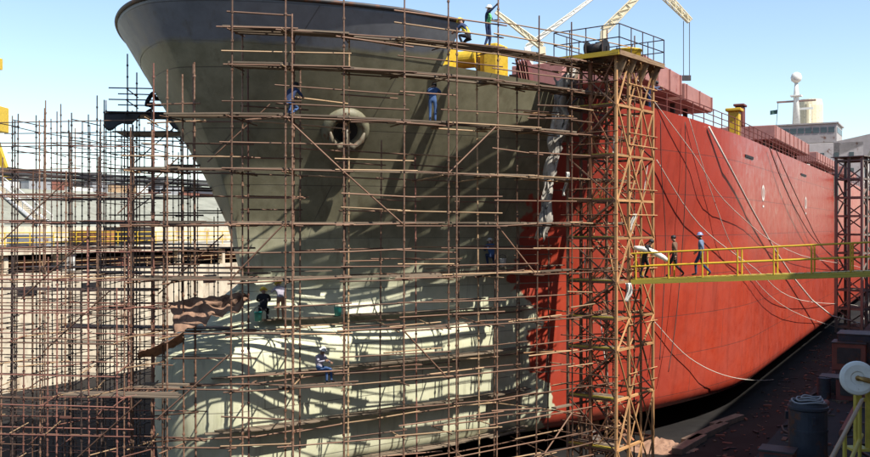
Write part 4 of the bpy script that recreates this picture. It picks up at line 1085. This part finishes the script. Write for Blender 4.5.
# white reel on yellow posts at the end of the catwalk
pr_ = at(857, 378, 15.6)
o = empty('cable_reel', (pr_.x, pr_.y, cz + .02), 0, 'white round cable reel on a yellow post at the right edge', 'reel')
zr = pr_.z - cz - .02; axr = Vector((-.22, -.95, .1)).normalized()
MB().bar((.1, .2, 0), (.1, .2, zr + .05), .1).build('post', YELD, o); MB().box((.1, .2, .02), (.3, .3, .04)).build('base_plate', YELD, o)
MB().bar((.27, .2, 0), (.27, .2, zr + .1), .06).build('post', YELD, o); MB().bar((.1, .2, zr - .4), (.27, .2, zr - .4), .05).build('cross_bar', YELD, o)
cc = Vector((0, 0, zr)); b = MB()
b.lathe(cc, [(.2, -.16), (.21, -.14), (.13, -.12), (.13, -.02), (.27, .0), (.285, .04), (.27, .08), (.22, .10), (.12, .09), (.1, .07)], 32, axr); b.build('reel', WHITE, o, smooth=False)
MB().tube([cc - axr * .24, cc + axr * .13, cc + axr * .19 + Vector((.06, 0, -.01)), cc + axr * .17 + Vector((.4, .05, -.1))], .045, 8).build('axle', mat('brass_axle', (.45, .26, .08), .4, .6, .3, 5), o, smooth=True)
# clutter on the ledge in the shade
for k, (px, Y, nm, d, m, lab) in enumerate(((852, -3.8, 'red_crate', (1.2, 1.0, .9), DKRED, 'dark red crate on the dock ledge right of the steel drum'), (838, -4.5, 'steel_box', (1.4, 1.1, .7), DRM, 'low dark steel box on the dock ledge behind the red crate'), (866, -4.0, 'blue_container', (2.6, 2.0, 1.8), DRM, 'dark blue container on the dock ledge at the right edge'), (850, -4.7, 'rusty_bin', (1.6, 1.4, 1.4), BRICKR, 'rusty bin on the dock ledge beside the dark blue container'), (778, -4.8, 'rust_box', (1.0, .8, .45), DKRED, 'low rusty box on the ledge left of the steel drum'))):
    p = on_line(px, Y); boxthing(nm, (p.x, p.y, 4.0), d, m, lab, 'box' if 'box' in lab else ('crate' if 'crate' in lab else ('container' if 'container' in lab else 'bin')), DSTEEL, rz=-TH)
for k, (a, s, L, lab) in enumerate(((33, -4.6, 9, 'long rusty pipe lying along the edge of the dock ledge'), (36, -3.4, 6, 'shorter rusty pipe lying on the dock ledge behind the steel drum'))):
    o = MB().tube([AX * 0, AX * L], .14, 10).build('steel_pipe', BRICKR, None, dk(a, s, 4.14)); tag(o, lab, 'pipe')

for k, (px, Y, lab) in enumerate(((800, -5.0, 'rusty oil drum on the dock ledge left of the big steel drum'), (824, -4.9, 'dark oil drum on the dock ledge right behind the big steel drum'))):
    o = empty('oil_drum', on_line(px, Y) + Vector((0, 0, 4.0)), 0, lab, 'oil drum')
    MB().lathe((0, 0, 0), [(.29, 0), (.3, .02), (.285, .05), (.285, .29), (.3, .3), (.285, .32), (.285, .58), (.3, .6), (.285, .62), (.285, .86), (.3, .88), (.28, .9), (.27, .87)], 20).build('body', (BRICKR, DRM)[k], o)
    MB().lathe((.14, .1, .87), [(.04, 0), (.04, .03)], 10).build('bung', DSTEEL, o)
for k, (a0_, s0_, lab) in enumerate(((24, -4.9, 'black cable snaking along the dock ledge near the drum'), (30, -2.2, 'black cable snaking along the dock ledge by the near wall'))):
    pts = [AX * (i * .8) + SX * (.5 * math.sin(i * .7 + k) + .2 * math.sin(i * 1.9)) for i in range(36)]
    tag(MB().tube(pts, .045, 6).build('cable', BLACKM if k else ROPED, None, dk(a0_, s0_, 4.045), smooth=True), lab, 'cable')

# scrap, grit and offcuts strewn over the ledge and the dock floor
b = MB()
for i in range(900):
    if i < 420: p = dk(rnd.uniform(10, 95), rnd.uniform(-5.4, -1.6), 4.0)
    else: p = dk(rnd.uniform(38, 110), rnd.uniform(-11.5, -5.9), 0)
    L = rnd.choice((.06, .1, .14, .2, .5)) ; hgt = rnd.uniform(.03, .1); a = rnd.uniform(0, 3.14); ux = Vector((math.cos(a), math.sin(a), 0)); uy = Vector((-math.sin(a), math.cos(a), 0))
    b.box(p + Vector((0, 0, hgt / 2)), (L, rnd.uniform(.04, .16), hgt), (ux, uy, Vector((0, 0, 1))), rnd.choice((0, 0, 1, 2)))
tag(b.build('scrap_litter', [BRICKR, DSTEEL, PLANK]), 'scrap, grit and offcuts strewn over the dock ledge and floor', 'scrap', kind='stuff')

# ---------------------------------------------------------------- people
SKIN = mat('skin', (.36, .2, .13), .6, 0, .08, 10, bump=0)
def cl(name, c): return mat('cloth_' + name, c, .9, 0, .18, 12, bump=.1)
def person(loc, face, pose, top, bottom, helmet, label, vest=None, hgt=1.72, group=None):
    """face = plan angle the person looks to; pose = dict of joint positions (x right, y forward, z up, metres at 1.72 m)"""
    k = hgt / 1.72
    J = dict(pel=(0, 0, .95), wai=(0, 0, 1.1), che=(0, .02, 1.32), nec=(0, .02, 1.48), hd0=(0, .04, 1.56), hd1=(0, .05, 1.66),
             lsh=(-.19, .0, 1.41), lel=(-.24, -.02, 1.13), lwr=(-.22, .1, .9), rsh=(.19, .0, 1.41), rel=(.24, -.02, 1.13), rwr=(.22, .1, .9),
             lhi=(-.1, 0, .9), lkn=(-.11, .03, .5), lan=(-.11, -.02, .09), lto=(-.12, .15, .04), rhi=(.1, 0, .9), rkn=(.11, .03, .5), ran=(.11, -.02, .09), rto=(.12, .15, .04))
    J.update(pose)
    rad = dict(pel=.145, wai=.135, che=.16, nec=.06, hd0=.082, hd1=.095, lsh=.075, lel=.05, lwr=.036, rsh=.075, rel=.05, rwr=.036, lhi=.095, lkn=.065, lan=.045, lto=.04, rhi=.095, rkn=.065, ran=.045, rto=.04)
    E = [('pel', 'wai'), ('wai', 'che'), ('che', 'nec'), ('nec', 'hd0'), ('hd0', 'hd1'), ('che', 'lsh'), ('lsh', 'lel'), ('lel', 'lwr'), ('che', 'rsh'), ('rsh', 'rel'), ('rel', 'rwr'), ('pel', 'lhi'), ('lhi', 'lkn'), ('lkn', 'lan'), ('lan', 'lto'), ('pel', 'rhi'), ('rhi', 'rkn'), ('rkn', 'ran'), ('ran', 'rto')]
    names = list(J); ix = {nm: i for i, nm in enumerate(names)}
    me = bpy.data.meshes.new('tmp'); me.from_pydata([Vector(J[nm]) * k for nm in names], [(ix[a], ix[c]) for a, c in E], [])
    tmp = bpy.data.objects.new('tmp', me); COL.objects.link(tmp)
    tmp.modifiers.new('skin', 'SKIN'); sv = me.skin_vertices[0].data
    for nm in names: r = rad[nm] * k; sv[ix[nm]].radius = (r, r * (.78 if nm in ('che', 'pel', 'wai') else 1)); sv[ix[nm]].use_root = nm == 'pel'
    sb = tmp.modifiers.new('sub', 'SUBSURF'); sb.levels = 2; sb.render_levels = 2
    dg = bpy.context.evaluated_depsgraph_get(); ev = tmp.evaluated_get(dg); em = bpy.data.meshes.new_from_object(ev)
    bpy.data.objects.remove(tmp)
    vs = [v.co.copy() for v in em.vertices]; fs = [tuple(p.vertices) for p in em.polygons]; bpy.data.meshes.remove(em)
    seg = [(Vector(J[a]) * k, Vector(J[c]) * k, (2 if (a, c) in (('nec', 'hd0'), ('hd0', 'hd1')) else 1 if a in ('pel', 'lhi', 'lkn', 'rhi', 'rkn') and c not in ('wai',) else 3 if c in ('lto', 'rto') else 0)) for a, c in E]
    def near(p):
        best = None
        for a, c, m in seg:
            d = c - a; f = min(max((p - a).dot(d) / max(d.length_squared, 1e-6), 0), 1); q = (p - a - d * f).length
            if best is None or q < best[0]: best = (q, m)
        return best[1]
    b = MB(); b.v = [tuple(v) for v in vs]; b.f = fs; b.mi = [near(sum((vs[i] for i in f), Vector()) / len(f)) for f in fs]
    # hands: palm and five unequal bent fingers
    for w, e in (('lwr', 'lel'), ('rwr', 'rel')):
        p = Vector(J[w]) * k; d = (p - Vector(J[e]) * k).normalized(); sgn = -1 if w[0] == 'l' else 1
        u = Vector((0, 1, 0)) - d * d.y
        u = u.normalized() if u.length > .1 else Vector((1, 0, 0)); v = d.cross(u)
        b.tube([p - d * .01, p + d * .05, p + d * .095], [.033 * k, .04 * k, .036 * k], 8, 2)
        for q, L in enumerate((.07, .08, .075, .06)):
            r0 = p + d * .09 + u * (.03 - .02 * q); b.tube([r0, r0 + d * L * .5 + v * .012 * sgn, r0 + d * L * .8 + v * .04 * sgn], [.0095, .009, .006], 5, 2)
        r0 = p + d * .03 + u * .035; b.tube([r0, r0 + d * .035 + u * .03, r0 + d * .07 + u * .03 + v * .02 * sgn], [.012, .011, .007], 5, 2)
    # nose, ears
    h1, h0 = Vector(J['hd1']) * k, Vector(J['hd0']) * k
    f_ = Vector((0, 1, 0)); hc = h0.lerp(h1, .55)
    b.tube([hc + f_ * .075 + Vector((0, 0, .03)), hc + f_ * .115 - Vector((0, 0, .008)), hc + f_ * .08 - Vector((0, 0, .02))], [.01, .016, .008], 6, 2)
    for s in (-1, 1): b.tube([hc + Vector((s * .085, 0, -.03)), hc + Vector((s * .1, -.005, .0)), hc + Vector((s * .087, 0, .03))], [.01, .016, .01], 6, 2)
    o = b.build('person', [top, bottom, SKIN, BLACKM], None, loc, smooth=True); o.rotation_euler = (0, 0, face - math.pi / 2)
    tag(o, label, 'person', group)
    hd = h1 - h0; hd.normalize(); R_ = .112 * k
    if helmet:
        MB().lathe(h1 + hd * .015, [(R_ + .045, -.012), (R_ + .05, .0), (R_ + .012, .01), (R_, .05), (R_ * .82, .095), (R_ * .4, .122), (.004, .128)], 18, hd).build('helmet', helmet, o, smooth=True)
    else:
        MB().lathe(h1 + hd * .0, [(R_ * .93, -.03), (R_, .02), (R_ * .86, .075), (R_ * .45, .105), (.004, .112)], 16, hd).build('hair', BLACKM, o, smooth=True)
    if vest:
        pe, wa, ch, ne = [Vector(J[x]) * k for x in ('pel', 'wai', 'che', 'nec')]
        vb = MB(); ring = [(pe.lerp(wa, .6), .155, .125), (wa, .152, .122), (ch, .185, .142), (ch.lerp(ne, .45), .15, .115), (ch.lerp(ne, .75), .09, .09)]
        n = 16; vv = [c + Vector((math.cos(2 * math.pi * i / n) * rx * k, math.sin(2 * math.pi * i / n) * ry * k, 0)) for c, rx, ry in ring for i in range(n)]
        vb.add(vv, [(r * n + i, r * n + (i + 1) % n, (r + 1) * n + (i + 1) % n, (r + 1) * n + i) for r in range(len(ring) - 1) for i in range(n)])
        vb.build('vest', vest, o, smooth=True)
    return o
WALK = dict(lkn=(-.1, .2, .55), lan=(-.1, .18, .1), lto=(-.1, .36, .06), rkn=(.1, -.02, .5), ran=(.1, -.36, .16), rto=(.1, -.24, .05), lel=(-.25, -.14, 1.15), lwr=(-.23, -.1, .9), rel=(.25, .05, 1.14), rwr=(.22, .24, .98), pel=(0, 0, .93))
CARRY = dict(che=(0, .14, 1.28), nec=(0, .2, 1.42), hd0=(0, .26, 1.48), hd1=(0, .3, 1.57), lsh=(-.19, .14, 1.37), rsh=(.19, .14, 1.37), lel=(-.24, .3, 1.15), lwr=(-.2, .5, 1.12), rel=(.24, .3, 1.15), rwr=(.2, .5, 1.12), wai=(0, .04, 1.1), lkn=(-.12, .14, .5), rkn=(.12, -.04, .5), ran=(.12, -.16, .1), rto=(.12, .02, .04))
REACH = dict(rel=(.3, .22, 1.5), rwr=(.28, .42, 1.68), lel=(-.26, .12, 1.2), lwr=(-.2, .34, 1.2), lkn=(-.14, .05, .5), lan=(-.16, 0, .09), lto=(-.18, .17, .04), ran=(.16, -.1, .09), rto=(.18, .07, .04))
CROUCH = dict(pel=(0, -.1, .5), wai=(0, .0, .66), che=(0, .14, .86), nec=(0, .22, 1.0), hd0=(0, .28, 1.06), hd1=(0, .33, 1.15), lsh=(-.19, .16, .95), rsh=(.19, .16, .95), lel=(-.25, .34, .76), lwr=(-.15, .52, .7), rel=(.25, .34, .76), rwr=(.15, .52, .74),
              lhi=(-.1, -.08, .47), lkn=(-.16, .3, .55), lan=(-.14, .08, .09), lto=(-.15, .25, .04), rhi=(.1, -.08, .47), rkn=(.16, .25, .3), ran=(.14, -.12, .09), rto=(.15, .05, .04))
SIT = dict(pel=(0, -.05, .12), wai=(0, -.08, .28), che=(0, .0, .5), nec=(0, .06, .66), hd0=(0, .1, .73), hd1=(0, .14, .83), lsh=(-.19, .0, .59), rsh=(.19, .0, .59), lel=(-.27, .16, .38), lwr=(-.16, .38, .36), rel=(.27, .16, .4), rwr=(.16, .4, .46),
           lhi=(-.1, 0, .1), lkn=(-.12, .42, .12), lan=(-.12, .46, -.32), lto=(-.12, .62, -.36), rhi=(.1, 0, .1), rkn=(.13, .44, .12), ran=(.13, .44, -.32), rto=(.13, .61, -.36))
LEAN = dict(che=(0, .12, 1.28), nec=(0, .2, 1.42), hd0=(0, .27, 1.47), hd1=(0, .32, 1.55), lsh=(-.19, .14, 1.36), rsh=(.19, .14, 1.36), lel=(-.27, .34, 1.2), lwr=(-.18, .56, 1.2), rel=(.27, .34, 1.25), rwr=(.16, .56, 1.3), wai=(0, .03, 1.1))
navy = cl('navy', (.03, .05, .12)); blue = cl('blue', (.06, .12, .27)); blue2 = cl('faded_blue', (.16, .22, .34)); dark = cl('dark', (.02, .02, .025)); brown_ = cl('brown', (.20, .11, .07))
tan = cl('tan', (.40, .22, .13)); lil = cl('lilac', (.45, .42, .5)); gvest = cl('green_vest', (.16, .55, .20)); yvest = cl('yellow_vest', (.78, .62, .05)); greyc = cl('grey', (.25, .25, .26))
HW = mat('white_helmet', (.78, .77, .74), .35, 0, .05, 3, bump=0); HY = mat('yellow_helmet', (.8, .6, .05), .35, 0, .05, 3, bump=0); HB_ = mat('blue_helmet', (.25, .3, .5), .35, 0, .05, 3, bump=0)
# on the gangway
def gang(L, s=.45): 
    p = g0 + gv * (L / gv.length) + gn * s; p.z += .02; return p
fl = math.atan2(SX.y, SX.x)
person(gang(.45), fl, CARRY, dark, dark, None, 'worker in black leaning forward to carry white roll on the gangway', hgt=1.72)
person(gang(1.75), fl + math.pi, WALK, brown_, dark, None, 'worker in brown jacket and black trousers walking on the gangway', hgt=1.72)
person(gang(2.85), fl + math.pi, WALK, blue2, navy, HB_, 'worker in blue overalls and pale helmet walking last on the gangway', hgt=1.76)
a_ = gang(.05, .3) + Vector((0, 0, 1.32)); c_ = gang(1.5, .3) + Vector((0, 0, .72))
b = MB(); pts = [a_.lerp(c_, i / 8) + Vector((0, 0, .12 * math.sin(math.pi * i / 8))) for i in range(9)]; org = pts[0].copy()
tag(b.tube([p - org for p in pts], [.09, .11, .12, .125, .12, .12, .115, .11, .09], 12).build('white_roll', WHITE, None, org, smooth=True), 'white rolled sheet carried by worker at the tower end of the gangway', 'roll')
# on the bow scaffold
def stage(px, k, f=.5):
    """point on stage level k (outer bay) seen at pixel column px"""
    best = None
    for i in range(NC - 1):
        for q in range(21):
            u = q / 20; a = W(i, 0, 0).lerp(W(i + 1, 0, 0), u); c = W(i, 1, 0).lerp(W(i + 1, 1, 0), u); p = a.lerp(c, f) + bo; p.z = LEV[k] + .075
            d = abs(proj(p)[0] - px)
            if best is None or d < best[0]: best = (d, p)
    return best[1]
def near_stage(px, k, off=.75):
    best = min(((abs(proj(sh(t, h, 9))[0] - px), t, h) for t, h in near_path(LEV[k], off)), key=lambda r: r[0]); return sh(best[1], best[2], LEV[k] + .07)
toS = math.atan2(-SX.y, -SX.x)
person(stage(488, 9), R(-20), REACH, navy, navy, HW, 'worker in green vest and white helmet reaching on the top stage', gvest, 1.68)
person(stage(466, 9, .8), R(150), CROUCH, navy, dark, HY, 'worker in yellow vest crouching on the top stage by the bulwark end', yvest, 1.7)
person(stage(432, 7), R(80), LEAN, blue, blue, None, 'worker in bright blue overalls leaning to the hull right of the hawse pipe', hgt=1.62)
person(stage(290, 7, .6), R(60), CROUCH, navy, blue, None, 'dark clad worker crouching against the hull left of the hawse pipe', hgt=1.75)
person(near_stage(492, 4, .7), R(100), CROUCH, blue, navy, HW, 'worker in blue with white helmet crouching on the stage near the tower', hgt=1.75)
person(near_stage(281, 3, .85), R(120), LEAN, lil, tan, HY, 'worker in lilac shirt and tan trousers working above the bulb', hgt=1.6)
person(near_stage(263, 3, .6), R(100), CROUCH, dark, dark, HY, 'dark clad worker crouching beside the one in tan trousers', hgt=1.75)
sp = near_stage(321, 2, 1.05); 
person(sp, R(-35), SIT, lil, blue, HW, 'worker in white helmet and blue trousers sitting on a stage edge of the bulb', hgt=1.75)
p = HS.location + Matrix.Rotation(R(8), 3, 'Z') @ Vector((.7, .9, 16.475)); person(p, R(20), CROUCH, dark, dark, None, 'silhouetted worker crouching on the dark stage beside the stem', hgt=1.7)
p = at(664, 104, 47.3); 
t_, h_ = ship_th(p); h_ = hb(t_, 17) - .8; p = sh(t_, h_, deckz(t_) - .06); person(p, R(-30), LEAN, blue2, blue, None, 'worker in blue leaning on the deck rail right of the tower top', hgt=1.72)
# small loose things on stages
for px, k, m, nm, lab, f in ((258, 3, mat('teal_paint', (.03, .30, .27), .5), 'teal_bucket', 'teal bucket on the stage above the bulb beside the crouching worker', .35), (338, 3, mat('teal_paint', (.03, .30, .27), .5), 'green_bucket', 'green bucket on the stage above the bulb right of the workers', .3), (503, 4, WHITE, 'white_bucket', 'white bucket on the stage near the tower', .3)):
    p = near_stage(px, k, f * 2.4); o = empty(nm, p, 0, lab, 'bucket')
    MB().lathe((0, 0, 0), [(.13, 0), (.17, .34), (.18, .36), (.165, .36), (.12, .03)], 16).build('body', m, o, smooth=True)
    MB().tube([(-.17, 0, .34), (-.12, 0, .5), (0, 0, .56), (.12, 0, .5), (.17, 0, .34)], .012, 5).build('handle', DSTEEL, o)
print('counts', len(bpy.data.objects), 'planks', npl, 'ledgers', nl, 'transoms', ntr)
